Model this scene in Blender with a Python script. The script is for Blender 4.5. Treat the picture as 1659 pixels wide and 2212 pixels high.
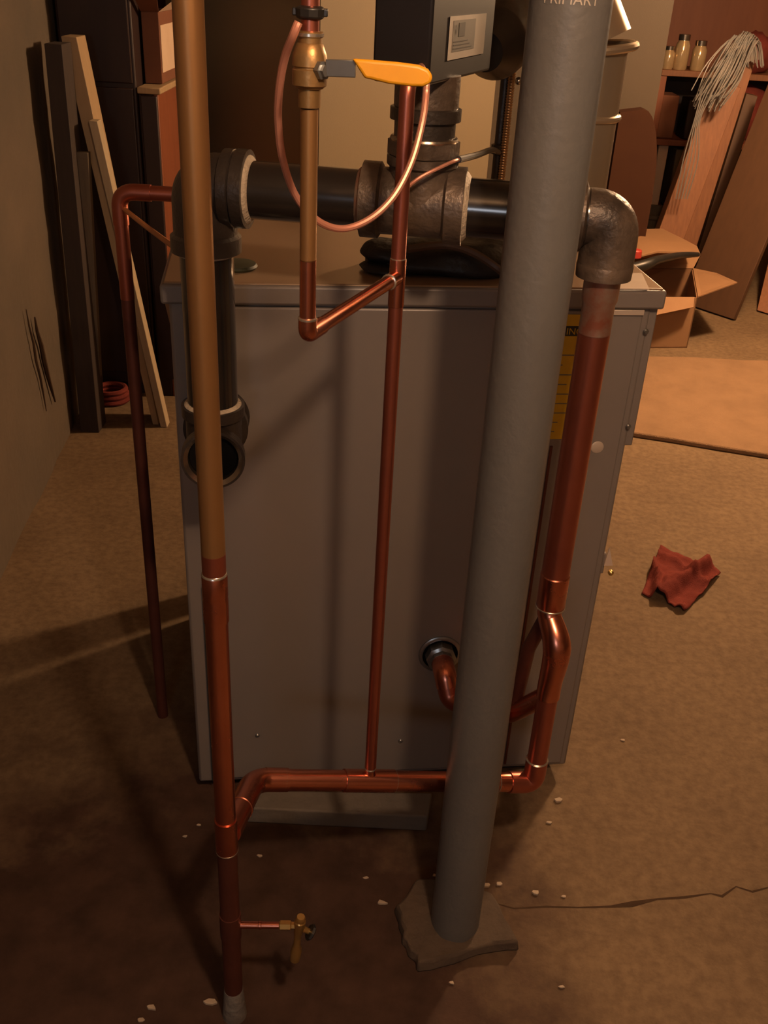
import bpy, bmesh, math, random
from mathutils import Vector, Matrix, noise

random.seed(7)
for o in list(bpy.data.objects):
    bpy.data.objects.remove(o, do_unlink=True)
scene = bpy.context.scene
COL = scene.collection

# ------------------------------------------------------------------ camera
IW, IH = 1659, 2212
FPX = 2100.0
CAMH = 1.65
NX, NY = 628 - 829.5, 4800 - 1106.0        # nadir vanishing point, measured from verticals
PITCH = math.atan(FPX / math.hypot(NX, NY))
ROLL = math.atan2(-NX, NY)
FW = Vector((0, math.cos(PITCH), -math.sin(PITCH)))
R0 = Vector((1, 0, 0)); U0 = Vector((0, math.sin(PITCH), math.cos(PITCH)))
RT = R0 * math.cos(ROLL) + U0 * math.sin(ROLL)
UP = -R0 * math.sin(ROLL) + U0 * math.cos(ROLL)
CAM = Vector((0, 0, CAMH))
cd = bpy.data.cameras.new('camera')
cd.sensor_fit = 'VERTICAL'; cd.sensor_height = 24.0; cd.lens = FPX / IH * 24.0
cd.clip_start = 0.05; cd.clip_end = 60
co = bpy.data.objects.new('camera', cd); COL.objects.link(co)
M = Matrix((RT, UP, -FW)).transposed().to_4x4(); M.translation = CAM
co.matrix_world = M
scene.camera = co

# ------------------------------------------------------------------ world, lights, exposure
w = bpy.data.worlds.new('world'); scene.world = w; w.use_nodes = True
w.node_tree.nodes['Background'].inputs[0].default_value = (0.55, 0.42, 0.30, 1)
w.node_tree.nodes['Background'].inputs[1].default_value = 0.01

def bulb(name, loc, power, col, rad):
    l = bpy.data.lights.new(name, 'POINT'); l.energy = power; l.color = col; l.shadow_soft_size = rad
    o = bpy.data.objects.new(name, l); COL.objects.link(o); o.location = loc
    return o
WARM = (1.0, 0.63, 0.35)
bulb('far_bulb', (1.75, 4.0, 2.12), 235, WARM, 0.09)          # bare ceiling bulb beyond the boiler
bulb('near_bulb', (0.30, 0.22, 2.14), 50, (1.0, 0.65, 0.41), 0.05)   # bare ceiling bulb above the photographer
al = bpy.data.lights.new('cool_fill', 'AREA'); al.shape = 'RECTANGLE'; al.size = 0.9; al.size_y = 0.45; al.energy = 11; al.color = (0.86, 0.90, 1.0)
ao = bpy.data.objects.new('cool_fill', al); COL.objects.link(ao); ao.location = (-0.6, -2.36, 1.75); ao.rotation_euler = (math.radians(90), 0, 0)   # added cool fill behind the camera, set at an invented window
vs = scene.view_settings
vs.view_transform = 'Standard'; vs.look = 'None'; vs.gamma = 1.0; vs.use_curve_mapping = False
vs.exposure = 0.0

# ------------------------------------------------------------------ pixel helpers (directions; distance comes from floor, wall or the thing touched)
def ray(x, y):
    return FW + RT * ((x - 829.5) / FPX) - UP * ((y - 1106.0) / FPX)
def at_y(x, y, Y):
    r = ray(x, y); return CAM + r * (Y / r.y)
def at_z(x, y, Z):
    r = ray(x, y); return CAM + r * ((Z - CAMH) / r.z)
def at_pl(x, y, P, n):
    r = ray(x, y); return CAM + r * ((P - CAM).dot(n) / r.dot(n))
def rpx(px, P):
    return px * (P - CAM).dot(FW) / FPX

# ------------------------------------------------------------------ materials
MATS = {}
def mat(name, col, rough=0.5, metal=0.0, nscale=0, namt=0.0, col2=None, bump=0.0, bscale=60, spec=0.5, coat=0.0, stretch=None, rvar=0.0):
    m = bpy.data.materials.new(name); m.use_nodes = True
    nt = m.node_tree; b = nt.nodes['Principled BSDF']
    b.inputs['Base Color'].default_value = (*col, 1)
    b.inputs['Roughness'].default_value = rough
    b.inputs['Metallic'].default_value = metal
    b.inputs['Specular IOR Level'].default_value = spec
    if coat: b.inputs['Coat Weight'].default_value = coat; b.inputs['Coat Roughness'].default_value = 0.15
    tc = nt.nodes.new('ShaderNodeTexCoord')
    src = tc.outputs['Object']
    if stretch:
        mp = nt.nodes.new('ShaderNodeMapping'); mp.inputs['Scale'].default_value = stretch
        nt.links.new(src, mp.inputs[0]); src = mp.outputs[0]
    if nscale and col2:
        n = nt.nodes.new('ShaderNodeTexNoise'); n.inputs['Scale'].default_value = nscale
        n.inputs['Detail'].default_value = 6; n.inputs['Roughness'].default_value = 0.6
        nt.links.new(src, n.inputs['Vector'])
        r = nt.nodes.new('ShaderNodeValToRGB')
        r.color_ramp.elements[0].position = 0.5 - 0.5 * namt; r.color_ramp.elements[1].position = 0.5 + 0.5 * namt
        r.color_ramp.elements[0].color = (*col, 1); r.color_ramp.elements[1].color = (*col2, 1)
        nt.links.new(n.outputs[0], r.inputs[0]); nt.links.new(r.outputs[0], b.inputs['Base Color'])
        if rvar:
            mr = nt.nodes.new('ShaderNodeMapRange'); mr.inputs[3].default_value = rough - rvar; mr.inputs[4].default_value = rough + rvar
            nt.links.new(n.outputs[0], mr.inputs[0]); nt.links.new(mr.outputs[0], b.inputs['Roughness'])
    if bump:
        n2 = nt.nodes.new('ShaderNodeTexNoise'); n2.inputs['Scale'].default_value = bscale; n2.inputs['Detail'].default_value = 5
        nt.links.new(src, n2.inputs['Vector'])
        bp = nt.nodes.new('ShaderNodeBump'); bp.inputs['Strength'].default_value = bump; bp.inputs['Distance'].default_value = 0.01
        nt.links.new(n2.outputs[0], bp.inputs['Height']); nt.links.new(bp.outputs[0], b.inputs['Normal'])
    MATS[name] = m
    return m

mat('copper', (0.74, 0.29, 0.19), 0.26, 1.0, 9, 0.5, (0.58, 0.20, 0.13), rvar=0.08)
mat('copper_dull', (0.50, 0.165, 0.105), 0.34, 0.9, 8, 0.5, (0.36, 0.11, 0.075), rvar=0.08)
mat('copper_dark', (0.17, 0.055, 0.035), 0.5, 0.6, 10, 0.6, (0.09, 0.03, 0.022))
mat('copper_brown', (0.36, 0.20, 0.075), 0.42, 0.7, 6, 0.6, (0.27, 0.13, 0.05), stretch=(1, 1, 0.25))
mat('copper_pink', (0.66, 0.30, 0.21), 0.38, 0.4, 8, 0.5, (0.56, 0.24, 0.16))
mat('solder', (0.75, 0.68, 0.58), 0.25, 0.9, 30, 0.5, (0.55, 0.5, 0.42))
mat('tinned', (0.36, 0.13, 0.08), 0.42, 0.7, 22, 0.3, (0.40, 0.34, 0.27))
mat('iron', (0.026, 0.021, 0.018), 0.38, 0.25, 14, 0.6, (0.05, 0.038, 0.03), bump=0.15, bscale=140, coat=0.3)
mat('iron_pipe', (0.010, 0.009, 0.009), 0.22, 0.0, 10, 0.6, (0.02, 0.016, 0.014), coat=1.0)
mat('iron_worn', (0.04, 0.03, 0.024), 0.42, 0.3, 13, 0.35, (0.165, 0.118, 0.083), bump=0.2, bscale=120)
mat('thread_paste', (0.62, 0.52, 0.38), 0.6, 0.0, 30, 0.6, (0.35, 0.28, 0.2), bump=0.4, bscale=200)
mat('cut_steel', (0.55, 0.48, 0.40), 0.22, 0.95, 20, 0.5, (0.3, 0.25, 0.2))
mat('post_paint', (0.130, 0.128, 0.120), 0.45, 0.0, 5, 0.7, (0.105, 0.100, 0.094), bump=0.12, bscale=90)
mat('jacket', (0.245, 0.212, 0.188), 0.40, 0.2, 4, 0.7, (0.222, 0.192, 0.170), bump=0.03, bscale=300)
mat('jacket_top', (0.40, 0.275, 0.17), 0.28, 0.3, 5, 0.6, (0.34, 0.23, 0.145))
mat('jacket_dark', (0.03, 0.027, 0.024), 0.6, 0.2, 5, 0.6, (0.02, 0.018, 0.016))
mat('pale_metal', (0.62, 0.52, 0.42), 0.4, 0.3, 10, 0.5, (0.5, 0.42, 0.34))
mat('yellow_label', (0.62, 0.38, 0.012), 0.5, 0.0, 30, 0.6, (0.52, 0.31, 0.012))
mat('label_black', (0.02, 0.018, 0.014), 0.5, 0.0, 20, 0.5, (0.03, 0.025, 0.02))
mat('label_white', (0.50, 0.44, 0.36), 0.45, 0.0, 20, 0.5, (0.42, 0.37, 0.3))
mat('label_grey', (0.16, 0.14, 0.11), 0.5, 0.0, 20, 0.5, (0.12, 0.11, 0.09))
mat('brass', (0.36, 0.22, 0.085), 0.40, 0.7, 12, 0.6, (0.27, 0.155, 0.06), bump=0.06, bscale=120)
mat('brass_bright', (0.62, 0.42, 0.14), 0.28, 0.8, 14, 0.5, (0.5, 0.3, 0.1))
mat('zinc', (0.36, 0.38, 0.38), 0.3, 0.85, 14, 0.5, (0.28, 0.28, 0.27))
mat('vinyl_yellow', (0.72, 0.34, 0.012), 0.45, 0.0, 25, 0.6, (0.64, 0.28, 0.01))
mat('black_plastic', (0.012, 0.011, 0.010), 0.4, 0.0, 20, 0.5, (0.018, 0.016, 0.014))
mat('box_black', (0.010, 0.009, 0.010), 0.45, 0.0, 8, 0.6, (0.014, 0.012, 0.013), spec=0.3)
mat('flue_steel', (0.62, 0.53, 0.39), 0.30, 0.75, 5, 0.6, (0.50, 0.42, 0.31), stretch=(1, 1, 0.3))
mat('flue_dark', (0.09, 0.08, 0.065), 0.38, 0.7, 7, 0.7, (0.05, 0.042, 0.035))
mat('armour', (0.45, 0.28, 0.14), 0.35, 0.85, 20, 0.5, (0.34, 0.2, 0.1))
mat('concrete_wall', (0.1400, 0.1024, 0.0688), 0.85, 0.0, 2.2, 0.55, (0.0840, 0.0672, 0.0480), bump=0.5, bscale=18)
mat('ceiling_wood', (0.50, 0.38, 0.26), 0.8, 0.0, 6, 0.6, (0.44, 0.33, 0.22))
mat('headboard_wood', (0.0558, 0.0234, 0.0126), 0.85, 0.0, 6, 0.6, (0.0405, 0.0171, 0.0099), spec=0.1)
mat('front_paint', (0.52, 0.43, 0.33), 0.8, 0.0, 3, 0.6, (0.47, 0.39, 0.3))
mat('panel_red', (0.30, 0.105, 0.048), 0.55, 0.0, 4, 0.6, (0.22, 0.075, 0.036), stretch=(3, 3, 0.5))
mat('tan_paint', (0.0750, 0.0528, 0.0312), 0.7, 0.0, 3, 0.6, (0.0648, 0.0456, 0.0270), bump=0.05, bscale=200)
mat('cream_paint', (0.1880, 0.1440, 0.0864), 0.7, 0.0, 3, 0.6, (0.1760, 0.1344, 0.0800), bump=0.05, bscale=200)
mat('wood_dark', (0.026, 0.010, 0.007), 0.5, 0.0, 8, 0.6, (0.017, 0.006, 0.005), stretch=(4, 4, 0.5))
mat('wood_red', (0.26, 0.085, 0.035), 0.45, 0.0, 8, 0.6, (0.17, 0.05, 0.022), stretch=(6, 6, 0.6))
mat('board_pale', (0.4080, 0.2806, 0.1530), 0.65, 0.0, 10, 0.6, (0.3366, 0.2244, 0.1174), stretch=(8, 8, 0.7))
mat('board_pale2', (0.4496, 0.3519, 0.2248), 0.65, 0.0, 10, 0.6, (0.3715, 0.2835, 0.1759), stretch=(8, 8, 0.7))
mat('board_grey', (0.16, 0.12, 0.08), 0.75, 0.0, 10, 0.6, (0.10, 0.075, 0.05), stretch=(8, 8, 0.7))
mat('board_dark', (0.05, 0.032, 0.024), 0.75, 0.0, 10, 0.6, (0.03, 0.02, 0.016), stretch=(8, 8, 0.7))
mat('lumber', (0.2480, 0.1024, 0.0416), 0.6, 0.0, 9, 0.6, (0.1600, 0.0600, 0.0256), stretch=(9, 9, 0.6))
mat('plywood', (0.0930, 0.0438, 0.0198), 0.6, 0.0, 5, 0.6, (0.0690, 0.0318, 0.0144), stretch=(5, 5, 0.6))
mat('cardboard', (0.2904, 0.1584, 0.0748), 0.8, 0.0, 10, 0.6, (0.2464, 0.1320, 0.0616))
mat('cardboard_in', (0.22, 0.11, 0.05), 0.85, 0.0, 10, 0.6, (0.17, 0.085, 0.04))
mat('cardboard_dim', (0.20, 0.075, 0.035), 0.8, 0.0, 10, 0.6, (0.15, 0.055, 0.028))
mat('carton_white', (0.66, 0.50, 0.36), 0.7, 0.0, 10, 0.6, (0.56, 0.40, 0.28))
mat('carpet', (0.3055, 0.1885, 0.1066), 0.95, 0.0, 7, 0.6, (0.2210, 0.1365, 0.0780), bump=0.5, bscale=250, spec=0.1)
mat('red_cloth', (0.2040, 0.0442, 0.0323), 0.9, 0.0, 20, 0.6, (0.1275, 0.0272, 0.0221), bump=0.3, bscale=300, spec=0.1)
mat('red_plastic', (0.42, 0.04, 0.03), 0.45, 0.0, 20, 0.6, (0.32, 0.03, 0.022))
mat('black_bag', (0.010, 0.009, 0.009), 0.55, 0.0, 20, 0.6, (0.016, 0.013, 0.012), bump=0.3, bscale=60)
mat('brown_strap', (0.12, 0.07, 0.045), 0.5, 0.0, 20, 0.6, (0.08, 0.045, 0.03))
mat('green_reflection', (0.055, 0.06, 0.03), 0.6, 0.0, 20, 0.6, (0.04, 0.045, 0.022))
mat('wire_grey', (0.1700, 0.1742, 0.1742), 0.5, 0.0, 20, 0.6, (0.2550, 0.2210, 0.1870))
mat('orange_wire', (0.5, 0.2, 0.07), 0.5, 0.0, 20, 0.6, (0.4, 0.15, 0.05))
mat('chip', (0.48, 0.38, 0.27), 0.7, 0.0, 40, 0.6, (0.36, 0.28, 0.2))
mat('crack', (0.05, 0.03, 0.02), 0.95, 0.0, 40, 0.6, (0.075, 0.048, 0.03), spec=0.05)
mat('pad_concrete', (0.17, 0.145, 0.115), 0.85, 0.0, 12, 0.6, (0.12, 0.10, 0.08), bump=0.4, bscale=40)
mat('footing', (0.105, 0.072, 0.047), 0.9, 0.0, 14, 0.6, (0.07, 0.048, 0.032), bump=0.6, bscale=40)
mat('sleeve_grey', (0.22, 0.20, 0.17), 0.8, 0.0, 18, 0.5, (0.10, 0.075, 0.06), bump=0.4, bscale=60)
mat('white_enamel', (0.66, 0.54, 0.42), 0.4, 0.0, 18, 0.5, (0.58, 0.46, 0.36))
mat('glass_jar', (0.50, 0.36, 0.20), 0.12, 0.3, 18, 0.5, (0.4, 0.28, 0.15))
mat('hole_dark', (0.004, 0.004, 0.004), 0.9, 0.0, 18, 0.5, (0.006, 0.005, 0.005), spec=0.1)

def floor_mat():
    m = bpy.data.materials.new('concrete_floor'); m.use_nodes = True
    nt = m.node_tree; b = nt.nodes['Principled BSDF']; L = nt.links.new
    b.inputs['Roughness'].default_value = 0.8; b.inputs['Specular IOR Level'].default_value = 0.25
    tc = nt.nodes.new('ShaderNodeTexCoord')
    def nz(sc, det=6):
        n = nt.nodes.new('ShaderNodeTexNoise'); n.inputs['Scale'].default_value = sc; n.inputs['Detail'].default_value = det
        n.inputs['Roughness'].default_value = 0.62; L(tc.outputs['Object'], n.inputs['Vector']); return n
    def ramp(n, p0, p1, c0, c1):
        r = nt.nodes.new('ShaderNodeValToRGB'); e = r.color_ramp.elements
        e[0].position = p0; e[1].position = p1; e[0].color = (*c0, 1); e[1].color = (*c1, 1); L(n, r.inputs[0]); return r
    base = ramp(nz(2.6).outputs[0], 0.3, 0.7, (0.148, 0.099, 0.057), (0.204, 0.140, 0.080))
    spots = ramp(nz(42, 8).outputs[0], 0.30, 0.62, (0.62, 0.57, 0.53), (1.08, 1.06, 1.03))
    mx = nt.nodes.new('ShaderNodeMixRGB'); mx.blend_type = 'MULTIPLY'; mx.inputs[0].default_value = 0.75
    L(base.outputs[0], mx.inputs[1]); L(spots.outputs[0], mx.inputs[2])
    # dug-out earth and damp stain round the old return pipe, spread and darkened to paint in the front floor's shade
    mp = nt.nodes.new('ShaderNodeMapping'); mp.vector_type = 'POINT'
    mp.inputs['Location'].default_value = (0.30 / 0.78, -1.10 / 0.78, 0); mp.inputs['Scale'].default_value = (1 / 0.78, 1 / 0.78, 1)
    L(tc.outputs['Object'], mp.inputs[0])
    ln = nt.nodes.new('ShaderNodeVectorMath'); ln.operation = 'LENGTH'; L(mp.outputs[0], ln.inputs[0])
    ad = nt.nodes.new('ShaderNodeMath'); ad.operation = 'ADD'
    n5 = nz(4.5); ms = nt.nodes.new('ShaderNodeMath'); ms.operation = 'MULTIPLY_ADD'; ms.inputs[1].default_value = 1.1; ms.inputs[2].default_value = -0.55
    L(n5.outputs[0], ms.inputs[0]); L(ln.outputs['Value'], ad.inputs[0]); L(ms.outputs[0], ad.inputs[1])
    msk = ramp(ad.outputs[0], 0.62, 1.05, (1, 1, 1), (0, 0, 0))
    dirt_shade = ramp(nz(14).outputs[0], 0.3, 0.7, (0.040, 0.021, 0.014), (0.075, 0.040, 0.026))
    m2 = nt.nodes.new('ShaderNodeMixRGB'); L(msk.outputs[0], m2.inputs[0]); L(mx.outputs[0], m2.inputs[1]); L(dirt_shade.outputs[0], m2.inputs[2])
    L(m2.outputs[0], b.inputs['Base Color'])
    bp = nt.nodes.new('ShaderNodeBump'); bp.inputs['Strength'].default_value = 0.5; bp.inputs['Distance'].default_value = 0.008
    L(nz(22).outputs[0], bp.inputs['Height']); L(bp.outputs[0], b.inputs['Normal'])
    MATS['floor'] = m
floor_mat()

# ------------------------------------------------------------------ mesh helpers
def fillet(pts, r, n=7):
    pts = [Vector(p) for p in pts]
    if len(pts) < 3: return pts
    out = [pts[0]]
    for i in range(1, len(pts) - 1):
        a, b, c = pts[i - 1], pts[i], pts[i + 1]
        d1 = (a - b); d2 = (c - b); rr = min(r, d1.length * 0.49, d2.length * 0.49)
        p, q = b + d1.normalized() * rr, b + d2.normalized() * rr
        for k in range(n + 1):
            t = k / n
            out.append(p * (1 - t) ** 2 + b * 2 * t * (1 - t) + q * t * t)
    out.append(pts[-1])
    return out

def smooth_path(pts, n=8):
    pts = [Vector(p) for p in pts]; out = []
    for i in range(len(pts) - 1):
        p0 = pts[max(i - 1, 0)]; p1 = pts[i]; p2 = pts[i + 1]; p3 = pts[min(i + 2, len(pts) - 1)]
        for k in range(n):
            t = k / n
            out.append(0.5 * ((2 * p1) + (p2 - p0) * t + (2 * p0 - 5 * p1 + 4 * p2 - p3) * t * t + (3 * p1 - p0 - 3 * p2 + p3) * t ** 3))
    out.append(pts[-1]); return out

class MB:
    def __init__(s): s.v = []; s.f = []
    def add(s, vs, fs):
        k = len(s.v); s.v += [Vector(p) for p in vs]; s.f += [[i + k for i in q] for q in fs]; return s
    def tube(s, pts, r, seg=20, cap=True):
        pts = [Vector(p) for p in pts]; n = len(pts); rs = r if isinstance(r, (list, tuple)) else [r] * n
        t0 = (pts[1] - pts[0]).normalized()
        ref = Vector((0, 0, 1)) if abs(t0.z) < 0.9 else Vector((1, 0, 0))
        nrm = t0.cross(ref).normalized(); vs = []; prev = t0
        for i in range(n):
            t = (pts[min(i + 1, n - 1)] - pts[max(i - 1, 0)]).normalized()
            ax = prev.cross(t)
            if ax.length > 1e-7:
                nrm = Matrix.Rotation(prev.angle(t), 3, ax.normalized()) @ nrm
            nrm = (nrm - t * nrm.dot(t)).normalized(); prev = t
            bn = t.cross(nrm)
            for k in range(seg):
                a = 2 * math.pi * k / seg
                vs.append(pts[i] + (nrm * math.cos(a) + bn * math.sin(a)) * rs[i])
        fs = []
        for i in range(n - 1):
            for k in range(seg):
                k2 = (k + 1) % seg
                fs.append([i * seg + k, i * seg + k2, (i + 1) * seg + k2, (i + 1) * seg + k])
        if cap: fs.append(list(range(seg))[::-1]); fs.append([(n - 1) * seg + k for k in range(seg)])
        return s.add(vs, fs)
    def cyl(s, a, b, r, r2=None, seg=24):
        return s.tube([a, b], [r, r if r2 is None else r2], seg)
    def lathe(s, base, axis, prof, seg=28, cap=True):
        base = Vector(base); axis = Vector(axis).normalized()
        ref = Vector((0, 0, 1)) if abs(axis.z) < 0.9 else Vector((1, 0, 0))
        n = axis.cross(ref).normalized(); bn = axis.cross(n); vs = []
        for (t, r) in prof:
            for k in range(seg):
                a = 2 * math.pi * k / seg
                vs.append(base + axis * t + (n * math.cos(a) + bn * math.sin(a)) * r)
        fs = []; m = len(prof)
        for i in range(m - 1):
            for k in range(seg):
                k2 = (k + 1) % seg
                fs.append([i * seg + k, i * seg + k2, (i + 1) * seg + k2, (i + 1) * seg + k])
        if cap: fs.append(list(range(seg))[::-1]); fs.append([(m - 1) * seg + k for k in range(seg)])
        return s.add(vs, fs)
    def hexa(s, p):      # 4 bottom (ccw) + 4 top
        return s.add(p, [[3, 2, 1, 0], [4, 5, 6, 7], [0, 1, 5, 4], [1, 2, 6, 5], [2, 3, 7, 6], [3, 0, 4, 7]])
    def box(s, o, a, b, c):   # corner + three edge vectors
        o, a, b, c = Vector(o), Vector(a), Vector(b), Vector(c)
        return s.hexa([o, o + a, o + a + b, o + b, o + c, o + a + c, o + a + b + c, o + b + c])
    def slab(s, poly, thick):   # polygon (list of 3d pts) extruded by vector
        n = len(poly); t = Vector(thick); vs = [Vector(p) for p in poly]; vs += [p + t for p in vs]
        fs = [list(range(n))[::-1], [n + i for i in range(n)]]
        for i in range(n): fs.append([i, (i + 1) % n, n + (i + 1) % n, n + i])
        return s.add(vs, fs)
    def torus(s, c, axis, R, r, seg=36, s2=10):
        c = Vector(c); axis = Vector(axis).normalized()
        ref = Vector((0, 0, 1)) if abs(axis.z) < 0.9 else Vector((1, 0, 0))
        n = axis.cross(ref).normalized(); bn = axis.cross(n); vs = []; fs = []
        for i in range(seg):
            a = 2 * math.pi * i / seg; d = n * math.cos(a) + bn * math.sin(a)
            for k in range(s2):
                b = 2 * math.pi * k / s2
                vs.append(c + d * (R + r * math.cos(b)) + axis * (r * math.sin(b)))
        for i in range(seg):
            for k in range(s2):
                fs.append([i * s2 + k, ((i + 1) % seg) * s2 + k, ((i + 1) % seg) * s2 + (k + 1) % s2, i * s2 + (k + 1) % s2])
        return s.add(vs, fs)
    def build(s, name, m, parent=None, bevel=0, smooth=True, ang=35, label=None, seg=2):
        off = Vector((0, 0, 0)); p = parent
        while p is not None: off += p.location; p = p.parent
        base = off
        o = None
        me = bpy.data.meshes.new(name)
        if parent is None:
            zs = min(v.z for v in s.v); cx = sum(v.x for v in s.v) / len(s.v); cy = sum(v.y for v in s.v) / len(s.v)
            base = Vector((cx, cy, zs))
        me.from_pydata([v - base for v in s.v], [], s.f); me.update()
        bm = bmesh.new(); bm.from_mesh(me); bmesh.ops.recalc_face_normals(bm, faces=bm.faces); bm.to_mesh(me); bm.free()
        o = bpy.data.objects.new(name, me); COL.objects.link(o)
        if parent is None: o.location = base
        else: o.parent = parent
        me.materials.append(MATS[m])
        if smooth:
            me.polygons.foreach_set('use_smooth', [True] * len(me.polygons)); me.set_sharp_from_angle(angle=math.radians(ang))
        if bevel:
            b = o.modifiers.new('bevel', 'BEVEL'); b.width = bevel; b.segments = seg; b.limit_method = 'ANGLE'; b.angle_limit = math.radians(40)
        if label: o['label'] = label
        return o

def thing(name, label, cat, loc, group=None):
    o = bpy.data.objects.new(name, None); COL.objects.link(o); o.location = Vector(loc); o.empty_display_size = 0.05
    o['label'] = label; o['category'] = cat
    if group: o['group'] = group
    return o
def tag(o, label, cat, group=None):
    o['label'] = label; o['category'] = cat
    if group: o['group'] = group
    return o
def struct(o, label=None):
    o['kind'] = 'structure'
    if label: o['label'] = label; o['category'] = 'building part'
    return o
def text_obj(name, body, origin, right, up, height, m, parent, extr=0.0004):
    cu = bpy.data.curves.new(name + '_font', 'FONT'); cu.body = body; cu.size = 1.0; cu.align_x = 'CENTER'; cu.extrude = 0.0
    t = bpy.data.objects.new(name, cu); COL.objects.link(t)
    bpy.context.view_layer.update()
    me0 = t.evaluated_get(bpy.context.evaluated_depsgraph_get()).to_mesh()
    vs = [v.co.copy() for v in me0.vertices]; fs = [list(p.vertices) for p in me0.polygons]
    bpy.data.objects.remove(t); bpy.data.curves.remove(cu)
    right = Vector(right).normalized(); up = Vector(up).normalized()
    b = MB(); b.add([Vector(origin) + right * (v.x * height) + up * (v.y * height) for v in vs], fs)
    return b.build(name, m, parent, smooth=False)

CEIL = 2.28
Z = Vector((0, 0, 1))
# ================================================================== SETTING
ft = MB()
N = 60
o = MB().add([(-4, -2.5, 0), (5, -2.5, 0), (5, 9.5, 0), (-4, 9.5, 0), (-4, -2.5, -0.1), (5, -2.5, -0.1), (5, 9.5, -0.1), (-4, 9.5, -0.1)],
             [[0, 1, 2, 3], [7, 6, 5, 4], [4, 5, 1, 0], [5, 6, 2, 1], [6, 7, 3, 2], [7, 4, 0, 3]])
floor = MB(); floor.v = o.v; floor.f = o.f
floor_o = bpy.data.objects.new('floor', bpy.data.meshes.new('floor')); COL.objects.link(floor_o)
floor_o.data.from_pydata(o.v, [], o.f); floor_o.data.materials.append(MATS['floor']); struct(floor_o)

struct(MB().box((-4, -2.5, CEIL), (9, 0, 0), (0, 12, 0), (0, 0, 0.1)).build('ceiling', 'ceiling_wood', smooth=False))
struct(MB().box((-4, 8.2, 0), (9, 0, 0), (0, 0.1, 0), (0, 0, CEIL)).build('wall_back', 'panel_red', smooth=False))
struct(MB().box((4.9, -2.5, 0), (0.1, 0, 0), (0, 12, 0), (0, 0, CEIL)).build('wall_right', 'concrete_wall', smooth=False))
struct(MB().box((-4, -2.5, 0), (9, 0, 0), (0, 0.1, 0), (0, 0, CEIL)).build('wall_front', 'front_paint', smooth=False))

wf = MB()
for (xx, zz, ww, hh) in ((-1.10, 1.49, 1.0, 0.04), (-1.10, 1.97, 1.0, 0.04), (-1.10, 1.49, 0.04, 0.52), (-0.14, 1.49, 0.04, 0.52)):
    wf.box((xx, -2.40, zz), (ww, 0, 0), (0, 0.04, 0), (0, 0, hh))
added_win = struct(wf.build('added_window', 'white_enamel', smooth=False))  # unseen window frame, added around the cool fill light
MB().box((-1.06, -2.395, 1.53), (0.92, 0, 0), (0, 0.006, 0), (0, 0, 0.44)).build('pane', 'label_white', added_win, smooth=False)

# left foundation wall: floor line read at two points
WA = at_z(0, 1250, 0); WB = at_z(145, 950, 0)
wd = (WB - WA).normalized(); wn = Vector((wd.y, -wd.x, 0))      # wn points into the room (+x)
W0 = WA - wd * 4.5; W1 = WA + wd * 2.35
wl = MB()
nu, nv = 70, 24
vs = []; fs = []
for i in range(nu + 1):
    for j in range(nv + 1):
        P = W0.lerp(W1, i / nu) + Z * (CEIL * j / nv)
        P = P + wn * (0.010 * noise.noise(P * 3.0) + 0.005 * noise.noise(P * 9.0))
        vs.append(P)
for i in range(nu):
    for j in range(nv):
        a = i * (nv + 1) + j
        fs.append([a, a + nv + 1, a + nv + 2, a + 1])
wl.add(vs, fs)
wl.box(W0 - wn * 0.30, (W1 - W0), wn * 0.28, Z * CEIL)
wall_left = struct(wl.build('wall_left', 'concrete_wall', ang=60))
def wall_pt(x, y, off=0.0):
    return at_pl(x, y, WA + wn * off, wn)
# broken slots in the wall face
for (pa, pb, wpx) in (((57, 668), (102, 888), 6), ((75, 685), (118, 868), 11)):
    pts = []
    for k in range(7):
        t = k / 6; pts.append(wall_pt(pa[0] + (pb[0] - pa[0]) * t + random.uniform(-2, 2), pa[1] + (pb[1] - pa[1]) * t, 0.012))
    rr = [rpx(wpx * (0.3 + 0.7 * math.sin(math.pi * k / 6)), pts[k]) * 0.5 for k in range(7)]
    MB().tube(pts, rr, 6).build('wall_crack', 'crack', wall_left)

# cream corner of the chimney enclosure behind the boiler, and the tan partition beyond
CC = at_y(690, 200, 4.2); CC.z = 0
da = math.radians(48)
d1 = Vector((math.cos(da), math.sin(da), 0)); d2 = Vector((-math.cos(math.radians(34)), math.sin(math.radians(34)), 0))
P1 = CC + d1 * 1.15; P2 = CC + d2 * 0.85
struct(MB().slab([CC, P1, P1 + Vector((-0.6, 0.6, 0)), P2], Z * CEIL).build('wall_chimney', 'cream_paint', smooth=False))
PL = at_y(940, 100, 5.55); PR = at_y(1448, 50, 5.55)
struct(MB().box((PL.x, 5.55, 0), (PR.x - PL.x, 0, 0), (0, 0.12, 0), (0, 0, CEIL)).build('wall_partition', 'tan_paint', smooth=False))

# floor crack running to the right
cr = []
for k, (x, y) in enumerate([(1060, 1948), (1110, 1962), (1180, 1958), (1250, 1960), (1320, 1958), (1365, 1953), (1420, 1942), (1480, 1938), (1535, 1930), (1560, 1936), (1590, 1915), (1625, 1926), (1659, 1917), (1720, 1905)]):
    cr.append(at_z(x, y, 0.0005))
rr = [0.001, 0.0015, 0.002, 0.0012, 0.0025, 0.007, 0.002, 0.003, 0.0012, 0.0035, 0.0015, 0.0025, 0.0015, 0.001]
m = MB(); vv = []
for p, r in zip(cr, rr): vv += [p + Vector((0, -r, 0)), p + Vector((0, r, 0))]
m.add(vv, [[2 * i, 2 * i + 2, 2 * i + 3, 2 * i + 1] for i in range(len(cr) - 1)])
m.build('floor_crack', 'crack', floor_o, smooth=False)

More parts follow.
